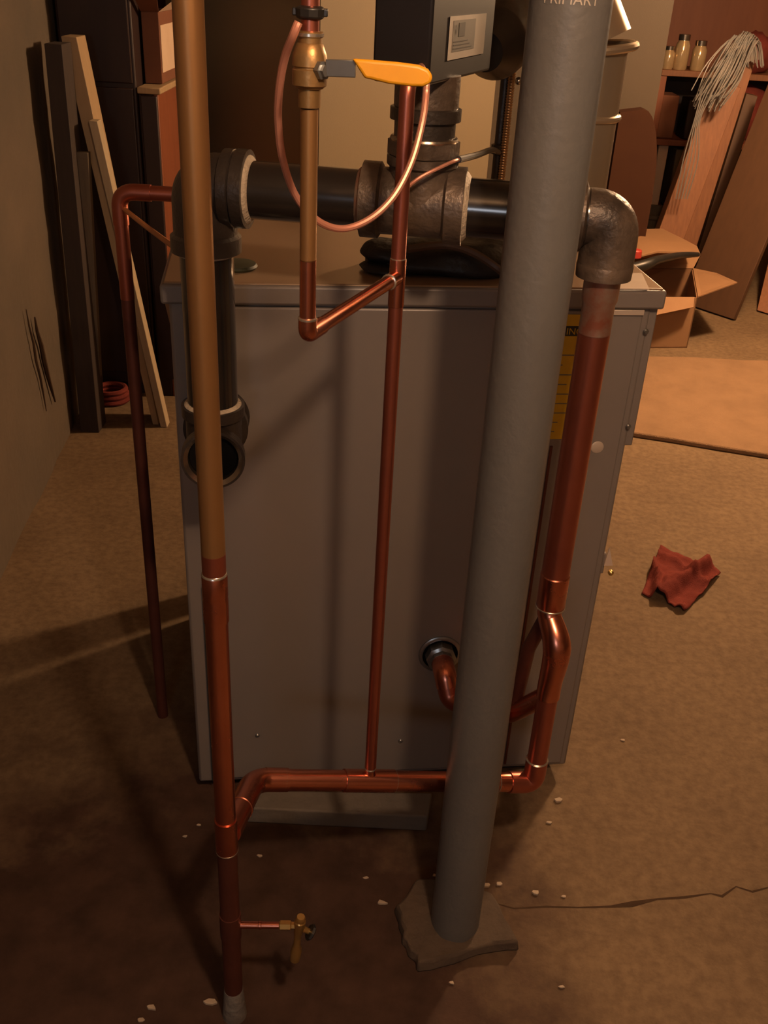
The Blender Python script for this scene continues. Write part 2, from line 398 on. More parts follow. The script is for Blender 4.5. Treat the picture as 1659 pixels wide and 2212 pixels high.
# ================================================================== BOILER
BL = at_z(430, 1690, 0.03); BR = at_z(1222, 1652, 0.03)
u = (BR - BL).normalized(); v = Vector((-u.y, u.x, 0)); BW = (BR - BL).length; BD = 0.70
fn = -v
BH = at_pl(900, 655, BL, fn).z
BT = at_pl(900, 617, BL, fn).z
B0 = Vector((BL.x, BL.y, 0)); UW = BW
def face(x, y, off=0.0): return at_pl(x, y, BL - v * off, fn)
boiler = thing('boiler', 'grey sheet-metal boiler standing behind the copper and iron piping', 'boiler', B0)
zb = 0.03
# side panel (seen face), with folded edges
MB().box(B0 + Z * zb, u * UW, v * BD, Z * (BH - zb)).build('jacket', 'jacket', boiler, bevel=0.006)
sp = MB(); z0 = zb + 0.012
sp.box(B0 - v * 0.006 + u * 0.045 + Z * z0, u * (UW - 0.06), v * 0.008, Z * (BH - z0 - 0.008)); sp.build('side_panel', 'jacket', boiler, bevel=0.004)
# lid with turned-down rim
ld = MB(); ld.box(B0 - u * 0.012 - v * 0.014 + Z * (BT - 0.034), u * (UW + 0.030), v * (BD + 0.03), Z * 0.034)
lid = ld.build('lid', 'jacket', boiler, bevel=0.005)
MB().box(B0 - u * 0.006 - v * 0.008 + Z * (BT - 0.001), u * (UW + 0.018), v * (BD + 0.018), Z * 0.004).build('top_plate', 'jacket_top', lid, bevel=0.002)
MB().box(B0 + u * 0.003 - v * 0.003 + Z * (BH - 0.003), u * (UW - 0.006), v * (BD - 0.003), Z * (BT - BH - 0.028)).build('lid_gap', 'jacket_dark', boiler, smooth=False)
# overhanging front cover at the right end
zn = face(1345, 965).z; ue = (face(1395, 820) - B0).dot(u)
MB().box(B0 + u * (UW - 0.004) + v * 0.004 + Z * zn, u * (ue - UW + 0.004), v * (BD - 0.01), Z * (BH - zn)).build('front_cover', 'jacket', boiler, bevel=0.003)
MB().box(B0 + u * 0.03 + v * 0.03, u * (UW - 0.06), v * (BD - 0.06), Z * (zb + 0.01)).build('base_frame', 'jacket_dark', boiler, smooth=False)
# corner seam on the left
MB().box(B0 - v * 0.0075 + u * 0.030 + Z * (zb + 0.01), u * 0.004, v * 0.004, Z * 0.52).build('seam', 'jacket_dark', boiler, smooth=False)
def fbox(name, x0, y0, x1, y1, m, th=0.004, off=0.007, par=None, bev=0.001):
    a = face(x0, y0, off); b = face(x1, y1, off)
    du = (b - a).dot(u); 
    return MB().box(a, u * du, -v * th, Z * (b.z - a.z)).build(name, m, par or boiler, bevel=bev)
a = face(1320, 675, 0.007); b = face(1390, 677, 0.007)
MB().box(a - Z * 0.004, u * (b - a).dot(u), -v * 0.004, Z * 0.010).build('slot_strip', 'pale_metal', boiler, bevel=0.001)
a = face(497, 668, 0.007); b = face(501, 720, 0.007)
MB().box(Vector((a.x, a.y, b.z)), u * 0.008, -v * 0.004, Z * (a.z - b.z)).build('slot_strip', 'pale_metal', boiler, bevel=0.001)
for (x, y) in ((1395, 716), (1357, 921), (556, 1588), (865, 1600)):
    c = face(x, y, 0.006)
    MB().lathe(c, -v, [(0, 0.005), (0.002, 0.005), (0.004, 0.003)], 12).build('screw', 'zinc', boiler)
c = face(1290, 966, 0.006)
MB().lathe(c, -v, [(0, 0.0125), (0.001, 0.0125), (0.0022, 0.010)], 24).build('knockout', 'pale_metal', boiler)
# yellow warning label between the steel post and the equalizer
a = face(1128, 946, 0.0072); b = face(1300, 678, 0.0072)
lw = 0.125; la = face(1190, 948, 0.0072) - u * 0.075; lh = face(1225, 679, 0.0072).z - la.z
lab = MB().box(la, u * lw, -v * 0.0008, Z * lh).build('warning_label', 'yellow_label', boiler, smooth=False)
bz = face(1230, 726, 0.008).z; bh = face(1230, 704, 0.008).z - bz
lq = la - v * 0.0008
MB().box(Vector((lq.x, lq.y, bz)) + u * 0.004, u * (lw - 0.008), -v * 0.0004, Z * bh).build('label_band', 'label_black', lab, smooth=False)
text_obj('label_word', 'WARNING', Vector((lq.x, lq.y, bz + bh * 0.16)) + u * (lw / 2) - v * 0.0007, u, Z, bh * 0.92, 'yellow_label', lab)
for k in range(9):
    zz = la.z + lh * (0.06 + 0.078 * k); ww = lw * random.uniform(0.5, 0.8)
    MB().box(Vector((lq.x, lq.y, zz)) + u * 0.012, u * ww, -v * 0.0003, Z * 0.0022).build('label_line', 'label_grey', lab, smooth=False)
for (xx, y0_, y1_) in ((1186, 960, 1640),):
    ua = (face(xx, y0_) - B0).dot(u); z1_ = face(xx, y0_).z
    MB().box(B0 + u * ua - v * 0.0062 + Z * (zb + 0.02), u * 0.005, -v * 0.003, Z * (z1_ - zb - 0.02)).build('edge_trim', 'copper_dark', boiler, smooth=False)
# gas valve peeping out past the recessed front
g0 = B0 + u * UW + v * 0.02
zg = at_y(1310, 1210, g0.y).z
gv = MB().box(Vector((g0.x, g0.y, zg - 0.035)) - u * 0.01, u * 0.022, v * 0.07, Z * 0.05).build('gas_valve', 'jacket', boiler, bevel=0.003)
gp = Vector((g0.x, g0.y, zg)) - v * 0.001 + u * 0.010
MB().slab([gp + u * -0.002 + Z * -0.012, gp + u * 0.017 + Z * -0.012, gp + u * 0.003 + Z * 0.032], -v * 0.004).build('valve_plate', 'white_enamel', gv, smooth=False)
MB().lathe(gp + u * 0.016 - Z * 0.030, -v, [(0, 0.006), (0.006, 0.006), (0.009, 0.003)], 12).build('valve_screw', 'brass_bright', gv)
# jacket knock-out ring for the return tapping
rc = face(950, 1412, 0.006)
MB().lathe(rc, -v, [(0, 0.046), (0.003, 0.046), (0.005, 0.043), (0.005, 0.038), (0.0, 0.038)], 36, cap=False).build('tapping_ring', 'zinc', boiler)
MB().lathe(rc - v * 0.0005, -v, [(0, 0.038), (0.001, 0.038)], 30).build('tapping_hole', 'hole_dark', boiler)

# concrete pad block in front of the boiler base
pk = [(470, 1706), (934, 1712), (924, 1764), (470, 1742)]
ztop = 0.045
tp = [at_z(x, y, ztop) for x, y in pk]
bt = [Vector((p.x, p.y, 0)) for p in tp]
tag(MB().hexa([bt[3], bt[2], bt[1], bt[0], tp[3], tp[2], tp[1], tp[0]]).build('concrete_pad', 'pad_concrete', bevel=0.004),
    'low concrete pad slab at the foot of the boiler under the horizontal copper pipe', 'concrete pad')

# ================================================================== STEEL POST
FTH = 0.032
pf = at_z(975, 2030, FTH); PR_ = 0.0470
PC = Vector((at_z(984, 2000, FTH).x, pf.y + PR_, 0))
post = thing('support_post', 'grey painted round steel support post in front of the boiler', 'post', PC)
zs = at_y(1000, 1835, PC.y - PR_).z
MB().cyl(PC + Z * (FTH - 0.01), PC + Z * zs, PR_ * 1.0, seg=48).build('lower_shaft', 'post_paint', post)
MB().cyl(PC + Z * (zs - 0.0005), PC + Z * CEIL, PR_ * 1.012, seg=48).build('shaft', 'post_paint', post)
zt = at_y(1233, 10, PC.y - PR_).z
dirp = (CAM - PC); dirp.z = 0; dirp.normalize(); side = Vector((-dirp.y, dirp.x, 0))
side = side if side.x > 0 else -side
# stencilled lettering wrapped round the shaft
def wrap_text(body, zc, h, name, a0=0.0):
    ob = text_obj(name, body, Vector((0, 0, 0)), (1, 0, 0), (0, 0, 1), h, 'label_white', post)
    for vv in ob.data.vertices:
        a = vv.co.x + post.location.x; zz = vv.co.z + post.location.z
        ang = a / PR_ + a0
        p = PC + (dirp * math.cos(ang) + side * math.sin(ang)) * (PR_ * 1.012 + 0.0006)
        vv.co = Vector((p.x, p.y, zc + zz)) - post.location
wrap_text('PRIMARY', zt, 0.016, 'stencil')
# rough concrete footing round its base
ftp = [(858, 1958), (905, 1895), (1010, 1900), (1062, 1925), (1118, 2030), (1010, 2055), (905, 2078), (872, 2020)]
tp = []
for k in range(len(ftp)):
    (xa, ya), (xb, yb) = ftp[k], ftp[(k + 1) % len(ftp)]
    for q in range(4):
        tp.append(at_z(xa + (xb - xa) * q / 4 + random.uniform(-6, 6), ya + (yb - ya) * q / 4 + random.uniform(-5, 5), FTH - 0.004 + random.uniform(-0.004, 0.002)))
fo = MB(); n = len(tp)
ctr = sum(tp, Vector()) / n
bt = [Vector((ctr.x + (p.x - ctr.x) * 1.04, ctr.y + (p.y - ctr.y) * 1.04, 0)) for p in tp]
fo.add(bt + tp, [list(range(n))[::-1], [n + i for i in range(n)]] + [[i, (i + 1) % n, n + (i + 1) % n, n + i] for i in range(n)])
tag(fo.build('concrete_footing', 'footing', bevel=0.005), 'rough broken concrete footing around the foot of the grey post', 'footing')

# ================================================================== LEFT COPPER RISER
LB = at_z(507, 2190, 0.0); LY = LB.y
def lz(y, x=480): return at_y(x, y, LY).z
rL = 0.0157
riser = thing('copper_riser', 'tall vertical copper riser, brown with age above and bright red below', 'pipe', LB)
def vseg(par, xy, z0, z1, r, m, name):
    return MB().cyl(Vector((xy.x, xy.y, z0)), Vector((xy.x, xy.y, z1)), r, seg=28).build(name, m, par)
zc0, zc1, zbr = lz(1342, 492), lz(1240, 487), lz(1197, 485)
ztee0, ztee1 = lz(1836, 505), lz(1770, 503)
zt_ = lz(1806, 503)
vseg(riser, LB, zbr, CEIL, rL, 'copper_brown', 'upper_pipe')
vseg(riser, LB, zc1, zbr + 0.001, rL * 1.005, 'copper_dull', 'heated_pipe')
MB().lathe(Vector((LB.x, LB.y, zc0)), Z, [(0, rL), (0.001, rL * 1.09), ((zc1 - zc0) * 0.45, rL * 1.09), ((zc1 - zc0) * 0.5, rL * 1.06), ((zc1 - zc0) * 0.55, rL * 1.09), (zc1 - zc0 - 0.003, rL * 1.09), (zc1 - zc0, rL)], 32).build('coupling', 'copper', riser)
MB().lathe(Vector((LB.x, LB.y, zc1 - 0.002)), Z, [(0, rL * 1.02), (0.001, rL * 1.10), (0.003, rL * 1.06), (0.004, rL * 1.0)], 32).build('solder_ring', 'solder', riser)
vseg(riser, LB, ztee1, zc0 + 0.001, rL, 'copper', 'middle_pipe')
tee = MB().cyl(Vector((LB.x, LB.y, ztee0)), Vector((LB.x, LB.y, ztee1)), rL * 1.12, seg=32)
tee.build('tee', 'copper', riser)
MB().lathe(Vector((LB.x, LB.y, ztee0 - 0.002)), Z, [(0, rL), (0.001, rL * 1.13), (0.003, rL * 1.13), (0.004, rL * 1.02)], 32).build('solder_ring', 'solder', riser)
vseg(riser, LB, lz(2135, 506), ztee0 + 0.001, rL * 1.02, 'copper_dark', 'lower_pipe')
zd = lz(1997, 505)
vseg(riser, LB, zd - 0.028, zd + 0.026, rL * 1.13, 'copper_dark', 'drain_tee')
MB().lathe(LB + Z * 0.0, Z, [(0, 0.0215), (lz(2150, 506) * 0.7, 0.019), (lz(2135, 506), 0.0165)], 26).build('floor_sleeve', 'sleeve_grey', riser)

# drain cock
dc = thing('drain_cock', 'small brass drain cock on a stub pipe beside the riser foot', 'valve', Vector((LB.x, LB.y, zd)))
d0 = Vector((LB.x + rL, LY, zd)); d1p = at_y(640, 1999, LY)
dd = (d1p - d0).normalized(); dl = (d1p - d0).length
MB().lathe(d0 - dd * 0.002, dd, [(0, 0.0062), (dl * 0.35, 0.0062), (dl * 0.36, 0.0070), (dl * 0.40, 0.0070), (dl * 0.41, 0.0060), (dl * 0.72, 0.0060)], 20).build('stub_pipe', 'copper', dc)
MB().lathe(d0 + dd * dl * 0.70, dd, [(0, 0.0065), (0.002, 0.0082), (dl * 0.2, 0.0082), (dl * 0.22, 0.0060), (dl * 0.36, 0.0060)], 6).build('hex_nut', 'brass_bright', dc)
va = at_y(650, 1980, LY); vb = at_y(643, 2022, LY); vc = at_y(640, 2052, LY); ve = at_y(637, 2072, LY)
MB().lathe(va, (vb - va), [(0, 0.0065), (0.003, 0.0080), (0.010, 0.0080), (0.012, 0.0095), (0.022, 0.0095), ((vb - va).length, 0.0065)], 20).build('valve_body', 'brass_bright', dc)
MB().tube([vb, vb.lerp(vc, 0.6), vc, ve], [0.0060, 0.0060, 0.0100, 0.0085], 16).build('spout', 'brass_bright', dc)
ha = at_y(655, 2006, LY); hb = at_y(667, 2012, LY)
MB().cyl(ha, hb, 0.0055, 0.0050, 14).build('stem', 'brass_bright', dc)
MB().lathe(hb, (hb - ha), [(0, 0.004), (0.001, 0.013), (0.005, 0.014), (0.008, 0.010)], 8).build('handwheel', 'black_plastic', dc)

# ================================================================== HORIZONTAL RETURN LOOP
rH = 0.0188
E1 = at_y(549, 1684, 1.225); LCp = at_y(798, 1685, 1.25); E2 = at_y(1152, 1690, 1.388)
hd = (E2 - E1).normalized()
T0 = Vector((LB.x, LB.y, zt_))
loop = thing('return_loop', 'bright copper return pipe running level across the foot of the boiler', 'pipe', Vector((E1.x, E1.y, E1.z)))
pth = fillet([T0 + (E1 - T0).normalized() * rL * 0.6, E1, E1 + hd * 0.06], 0.034, 10)
MB().tube(pth, rH * 1.10, 28).build('elbow', 'copper', loop)
bmid = T0.lerp(E1, 0.45)
MB().lathe(bmid, (E1 - T0), [(0, rH * 1.1), (0.001, rH * 1.17), (0.006, rH * 1.17), (0.007, rH * 1.1)], 28).build('collar', 'copper', loop)
def hp(x): # point on the loop axis under pixel x
    best = None
    for k in range(400):
        q = E1.lerp(E2, k / 399); d = q - CAM; px = 829.5 + FPX * d.dot(RT) / d.dot(FW)
        if best is None or abs(px - x) < best[0]: best = (abs(px - x), q)
    return best[1]
def hseg(x0, x1, r, m, name):
    return MB().cyl(hp(x0), hp(x1), r, seg=28).build(name, m, loop)
hseg(572, 612, rH * 1.11, 'copper', 'sleeve')
hseg(610, 745, rH, 'copper', 'pipe')
hseg(742, 850, rH * 1.10, 'copper', 'tee')
hseg(848, 1100, rH, 'copper', 'pipe')
for x in (611, 743, 849, 1072):
    q = hp(x); MB().lathe(q, hd, [(0, rH), (0.001, rH * 1.10), (0.002, rH * 1.10), (0.003, rH)], 28).build('solder_ring', 'solder', loop)
# right elbow turning up into the equalizer
EQL = Vector((E2.x, E2.y, 0))
zq1 = at_y(1158, 1640, E2.y).z
MB().tube(fillet([E2 - hd * 0.055, E2, Vector((E2.x, E2.y, zq1))], 0.034, 10), rH * 1.12, 28).build('elbow', 'copper_dull', loop)
# little branch socket for the feed pipe
CP = hp(798)
MB().lathe(CP + Z * (rH * 0.6), Z, [(0, 0.0115), (0.014, 0.0100), (0.020, 0.0098)], 22).build('branch_socket', 'copper', loop)

# ================================================================== EQUALIZER (right) copper
eq = thing('equalizer_pipe', 'thick copper equalizer pipe dropping from the iron elbow at the right', 'pipe', Vector((E2.x, E2.y, zq1)))
UQ = at_y(1300, 615, 1.42)            # upper leg axis
zu0 = at_y(1182, 1312, 1.42).z
rU = rpx(35.5, UQ)
zlow = at_y(1178, 1475, E2.y).z
MB().cyl(Vector((E2.x, E2.y, zq1 - 0.01)), Vector((E2.x, E2.y, zlow)), rH * 1.0, seg=28).build('lower_pipe', 'copper_dull', eq)
MB().lathe(Vector((E2.x, E2.y, zq1 - 0.002)), Z, [(0, rH * 1.1), (0.002, rH * 1.15), (0.004, rH * 1.0)], 28).build('solder_ring', 'solder', eq)
# 45 degree fitting bulging forward, joining the two legs
zf = at_y(1186, 1400, E2.y - 0.01).z
FB = Vector((E2.x, E2.y - 0.008, zf))
rF = rH * 1.32
MB().tube(smooth_path([Vector((E2.x, E2.y, zlow - 0.03)), Vector((E2.x, E2.y, zlow)), FB, Vector((UQ.x, UQ.y - 0.01, zu0 - 0.012)), Vector((UQ.x, UQ.y, zu0 + 0.01))], 8),
          [rH * 1.14] * 9 + [rH * 1.14 + (rF - rH * 1.14) * k / 7 for k in range(8)] + [rF - (rF - rH * 1.1) * k / 7 for k in range(8)] + [rH * 1.15] * 8, 28).build('offset_fitting', 'copper', eq)
zl2 = at_y(1190, 1240, 1.42).z
MB().lathe(Vector((UQ.x, UQ.y, zu0)), Z, [(0, rH * 1.25), (0.004, rU * 1.06), (zl2 - zu0, rU * 1.06), (zl2 - zu0 + 0.002, rU)], 30).build('reducer', 'copper', eq)
MB().lathe(Vector((UQ.x, UQ.y, zu0 + 0.001)), Z, [(0, rU * 0.9), (0.002, rU * 1.09), (0.004, rU * 1.09), (0.006, rU)], 30).build('solder_ring', 'solder', eq)
zu1 = at_y(1300, 600, 1.42).z; zub = at_y(1297, 720, 1.42).z
MB().cyl(Vector((UQ.x, UQ.y, zl2 - 0.01)), Vector((UQ.x, UQ.y, zub + 0.001)), rU, seg=32).build('upper_pipe', 'copper_dull', eq)
MB().lathe(Vector((UQ.x, UQ.y, zub)), Z, [(0, rU), (0.002, rU * 1.0), ((zu1 - zub) * 0.55, rU * 1.0), ((zu1 - zub) * 0.62, rU * 1.10), (zu1 - zub + 0.004, rU * 1.12)], 32).build('male_adapter', 'tinned', eq)

# ================================================================== BOILER RETURN (behind the post)
br = thing('boiler_return', 'copper elbow piping from the boiler tapping passing behind the grey post', 'pipe', rc)
r2 = 0.0215
MB().lathe(rc, -v, [(0, 0.0325), (0.020, 0.0325), (0.024, 0.026), (0.034, 0.026)], 8).build('steel_bushing', 'zinc', br)
pA = at_y(972, 1512, rc.y - 0.085)
pB = at_y(1098, 1545, 1.50); pC = Vector((E2.x, E2.y, at_y(1168, 1500, E2.y).z))
k1 = rc - v * 0.062
MB().tube(fillet([rc - v * 0.012, k1, k1.lerp(pA, 0.5)], 0.030, 10), r2 * 1.08, 26).build('drop_elbow', 'copper', br)
MB().tube(fillet([k1.lerp(pA, 0.4), pA, pA.lerp(pB, 0.5)], 0.030, 10), r2, 26).build('cross_pipe', 'copper_dull', br)
MB().tube(fillet([pA.lerp(pB, 0.4), pB, pC], 0.03, 10), r2 * 0.85, 26).build('tie_pipe', 'copper', br)
MB().tube([pB + Z * 0.005, at_y(1118, 1500, 1.47), at_y(1142, 1400, 1.45), Vector((UQ.x, UQ.y, zu0 - 0.006))], r2 * 0.60, 20).build('bypass_leg', 'copper_dark', br)
pB0 = at_y(1078, 1560, 1.46)
MB().cyl(pB0 + Z * 0.02, Vector((pB0.x, pB0.y, 0.0)), r2 * 0.62, seg=22).build('drop_leg', 'copper_dull', br)

# ================================================================== FEED PIPE (centre) with level branch
rc_ = 0.0090
CXY = Vector((CP.x, CP.y, 0))
feed = thing('feed_pipe', 'thin vertical copper feed pipe rising from the level return pipe', 'pipe', CP + Z * 0.02)
TE = at_y(858, 598, CP.y); TE.x = CP.x
ztop = at_y(880, 172, CP.y).z
stack_D = 1.43
MB().cyl(CP + Z * 0.028, Vector((CP.x, CP.y, TE.z - 0.035)), rc_ * 1.12, seg=22).build('lower_pipe', 'copper_dull', feed)
MB().lathe(CP + Z * 0.030, Z, [(0, rc_), (0.001, rc_ * 1.2), (0.003, rc_ * 1.2), (0.005, rc_)], 22).build('solder_ring', 'solder', feed)
MB().cyl(Vector((CP.x, CP.y, TE.z - 0.040)), Vector((CP.x, CP.y, TE.z + 0.024)), rc_ * 1.22, seg=24).build('tee', 'copper', feed)
MB().lathe(Vector((CP.x, CP.y, TE.z + 0.022)), Z, [(0, rc_), (0.001, rc_ * 1.2), (0.003, rc_ * 1.2), (0.004, rc_)], 22).build('solder_ring', 'solder', feed)
MB().tube(fillet([Vector((CP.x, CP.y, TE.z + 0.02)), Vector((CP.x, CP.y, ztop)), Vector((CP.x + 0.03, stack_D - 0.02, ztop))], 0.02, 7), rc_ * 1.1, 22).build('upper_pipe', 'copper_dull', feed)

VE = at_z(664, 722, TE.z)          # lower elbow of the valve leg, level with the tee
VXY = Vector((VE.x, VE.y, 0))
vp = thing('valve_pipe', 'copper pipe hanging from the ball valve and bending back to the feed pipe', 'pipe', VE)
dg = (Vector((CP.x, CP.y, TE.z)) - VE); dgn = dg.normalized()
MB().tube([VE + dgn * 0.030, VE + dg - dgn * rc_ * 0.5], rc_ * 1.0, 22).build('level_pipe', 'copper', vp)
MB().cyl(VE + dg - dgn * 0.030, VE + dg - dgn * rc_ * 0.6, rc_ * 1.12, seg=22).build('tee_branch', 'copper', vp)
MB().lathe(VE + dg - dgn * 0.031, dgn, [(0, rc_), (0.001, rc_ * 1.2), (0.003, rc_ * 1.2), (0.004, rc_)], 22).build('solder_ring', 'solder', vp)
ze = at_y(664, 688, VE.y).z
MB().tube(fillet([VE + dgn * 0.034, VE, Vector((VE.x, VE.y, ze))], 0.02, 9), rc_ * 1.15, 24).build('elbow', 'copper', vp)
MB().lathe(Vector((VE.x, VE.y, ze - 0.002)), Z, [(0, rc_), (0.001, rc_ * 1.2), (0.003, rc_ * 1.2), (0.004, rc_)], 24).build('solder_ring', 'solder', vp)
def vz(y): return at_y(664, y, VE.y).z
zmid = vz(560)
MB().cyl(Vector((VE.x, VE.y, ze)), Vector((VE.x, VE.y, zmid)), rc_, seg=24).build('bright_pipe', 'copper', vp)
MB().cyl(Vector((VE.x, VE.y, zmid - 0.001)), Vector((VE.x, VE.y, vz(235))), rc_ * 1.0, seg=24).build('weathered_pipe', 'copper_brown', vp)
zv1 = vz(66)
MB().cyl(Vector((VE.x, VE.y, zv1)), Vector((VE.x, VE.y, CEIL)), rc_ * 1.0, seg=24).build('supply_pipe', 'copper_dull', vp)
zk = vz(42)
m = MB().lathe(Vector((VE.x, VE.y, zk)), Z, [(0, 0.0105), (0.002, 0.0140), (0.010, 0.0145), (0.012, 0.0105)], 10)
m.box(Vector((VE.x - 0.017, VE.y - 0.004, zk + 0.003)), (0.034, 0, 0), (0, 0.008, 0), (0, 0, 0.007))
m.build('pipe_clamp', 'black_plastic', vp, bevel=0.001)

# ball valve
bv = thing('ball_valve', 'brass ball valve with a long yellow lever handle', 'valve', Vector((VE.x, VE.y, vz(232))))
k_ = rpx(1, Vector((VE.x, VE.y, vz(140))))
prof = [(232, 21), (231, 25), (192, 25), (190, 30), (188, 31), (183, 38), (150, 38), (147, 35), (144, 35), (142, 38), (118, 37), (95, 29), (92, 26), (78, 26), (77, 29), (68, 29), (66, 21)]
z00 = vz(232)
MB().lathe(Vector((VE.x, VE.y, z00)), Z, [(vz(y) - z00, p * k_) for y, p in prof], 32).build('valve_body', 'brass', bv)
MB().lathe(Vector((VE.x, VE.y, vz(80))), Z, [(0, 27 * k_), (0.001, 30 * k_), (0.0035, 30 * k_), (0.005, 26 * k_)], 28).build('solder_ring', 'solder', bv)
st0 = Vector((VE.x, VE.y, vz(147))); sdir = Vector((0.72, -0.69, 0)).normalized()
MB().lathe(st0 + sdir * 34 * k_, sdir, [(0, 0.009), (0.006, 0.009), (0.0065, 0.006), (0.010, 0.006)], 6).build('stem_nut', 'zinc', bv)
hy = VE.y - 0.018
lev = MB()
a0, a1 = at_y(703, 128, hy), at_y(705, 166, hy)
b0, b1 = at_y(768, 130, hy - 0.006), at_y(768, 168, hy - 0.006)
th = Vector((0, 0.003, 0))
lev.hexa([a1, b1, b1 + th, a1 + th, a0, b0, b0 + th, a0 + th])
lev.build('lever', 'zinc', bv, bevel=0.0008)
# vinyl grip: rounded flat bar
gp_ = [(760, 127), (800, 130), (860, 135), (905, 141), (925, 150), (935, 165), (931, 180), (915, 188), (890, 188), (840, 182), (800, 172), (787, 170), (780, 158)]
MB().slab([at_y(x, y, hy - 0.010) for x, y in gp_], (0, 0.009, 0)).build('grip', 'vinyl_yellow', bv, bevel=0.003, seg=3)

# thin capillary loop
cpx = [(645, 48), (634, 75), (615, 125), (603, 195), (601, 265), (611, 345), (640, 425), (688, 478), (742, 494), (800, 472), (850, 424), (888, 352), (911, 270), (920, 205), (919, 165)]
n = len(cpx)
cpt = [at_y(x, y, VE.y - 0.013 + (CP.y - 0.018 - VE.y + 0.013) * (max(0, (i - 1)) / (n - 2)) ** 1.0) for i, (x, y) in enumerate(cpx)]
cpt.append(Vector((cpt[-1].x - 0.008, stack_D - 0.045, cpt[-1].z + 0.006)))
cap = tag(MB().tube(smooth_path(cpt, 8), 0.0042, 10).build('capillary_tube', 'copper_pink'), 'thin pinkish copper tube hanging in a loop in front of the iron header', 'tube')

# ================================================================== IRON STEAM HEADER
HA = at_y(440, 402, 1.485); HB = at_y(700, 416, 1.465); HC = at_y(905, 434, 1.44); HD = at_y(1308, 472, 1.42)
HD = Vector((UQ.x, UQ.y, HD.z))
hdr = thing('steam_header', 'black iron steam header of elbows, nipples and a tee above the boiler', 'pipe', Vector((HA.x, HA.y, HA.z)))
ha = (HD - HA).normalized()
def hx(x, A=HA, B=HD):
    best = None
    for k in range(600):
        q = A.lerp(B, k / 599); d = q - CAM; px = 829.5 + FPX * d.dot(RT) / d.dot(FW)
        if best is None or abs(px - x) < best[0]: best = (abs(px - x), q)
    return best[1]
rN = rpx(61, HB)
MB().cyl(hx(535), hx(780), rN, seg=36).build('nipple', 'iron_pipe', hdr)
MB().cyl(hx(1000), hx(1268), rN, seg=36).build('nipple', 'iron_pipe', hdr)
# left elbow
HAc = hx(436)
zle = at_y(437, 525, HAc.y).z
MB().tube(fillet([hx(505), HAc, Vector((HAc.x, HAc.y, zle))], 0.075, 12), rN * 1.17, 32).build('elbow', 'iron', hdr)
q = hx(482); q2 = hx(538)
MB().lathe(q, ha, [(0, rN * 1.18), (0.003, rN * 1.34), ((q2 - q).length * 0.45, rN * 1.34), ((q2 - q).length * 0.5, rN * 1.28), ((q2 - q).length * 0.55, rN * 1.36), ((q2 - q).length, rN * 1.36), ((q2 - q).length + 0.001, rN)], 36).build('elbow_collar', 'iron', hdr)
MB().lathe(hx(537), ha, [(0, rN * 1.2), (0.004, rN * 1.15), (0.008, rN * 1.01)], 36).build('thread_paste', 'thread_paste', hdr)
MB().lathe(Vector((HAc.x, HAc.y, zle - 0.012)), Z, [(0, rN * 1.05), (0.001, rN * 1.30), (0.024, rN * 1.30), (0.028, rN * 1.17)], 36).build('elbow_collar', 'iron', hdr)
MB().lathe(Vector((HAc.x, HAc.y, zle - 0.017)), Z, [(0, rN * 1.01), (0.002, rN * 1.10), (0.006, rN * 1.12)], 36).build('thread_paste', 'thread_paste', hdr)
# riser to the boiler tee
tee_z = at_y(428, 1003, HAc.y - 0.085).z
MB().cyl(Vector((HAc.x, HAc.y, zle)), Vector((HAc.x, HAc.y, tee_z + 0.04)), rN, seg=36).build('riser', 'iron_pipe', hdr)
TC = Vector((HAc.x, HAc.y, tee_z))
zr = at_y(430, 893, HAc.y - rN).z
MB().lathe(TC, Z, [(0, rN * 1.12), (zr - tee_z - 0.02, rN * 1.12), (zr - tee_z - 0.018, rN * 1.26), (zr - tee_z, rN * 1.26), (zr - tee_z + 0.001, rN)], 36).build('tee_neck', 'iron', hdr)
MB().lathe(TC + Z * (zr - tee_z - 0.001), Z, [(0, rN * 1.16), (0.003, rN * 1.12), (0.006, rN * 1.005)], 36).build('thread_paste', 'thread_paste', hdr)
bd = v
dface = (BL - TC).dot(v)
MB().lathe(TC - bd * 0.070, bd, [(0, rN * 1.15), (0, rN * 1.26), (0.022, rN * 1.26), (0.026, rN * 1.10), (dface + 0.07 - 0.062, rN * 1.10), (dface + 0.07 - 0.058, rN * 1.36), (dface + 0.07 - 0.036, rN * 1.36), (dface + 0.07 - 0.034, rN)], 40, cap=False).build('boiler_tee', 'iron', hdr)
MB().lathe(TC - bd * 0.0705, bd, [(0, rN * 1.16), (0.006, rN * 1.0), (0.026, rN * 0.94)], 40, cap=False).build('bare_thread', 'cut_steel', hdr)
MB().lathe(TC - bd * 0.055, bd, [(0, rN * 0.94), (0.05, rN * 0.9), (0.052, 0.001)], 36).build('bore', 'hole_dark', hdr)
MB().lathe(TC + bd * (dface - 0.038), bd, [(0, rN * 1.18), (0.004, rN * 1.12), (0.007, rN)], 36).build('thread_paste', 'thread_paste', hdr)
MB().cyl(TC + bd * (dface - 0.04), TC + bd * (dface + 0.01), rN, seg=36).build('boiler_nipple', 'iron_pipe', hdr)
MB().lathe(TC + bd * (dface - 0.012), bd, [(0, rN * 1.05), (0.001, rN * 1.35), (0.006, rN * 1.42), (0.008, rN * 1.42)], 40).build('jacket_trim', 'iron', hdr)
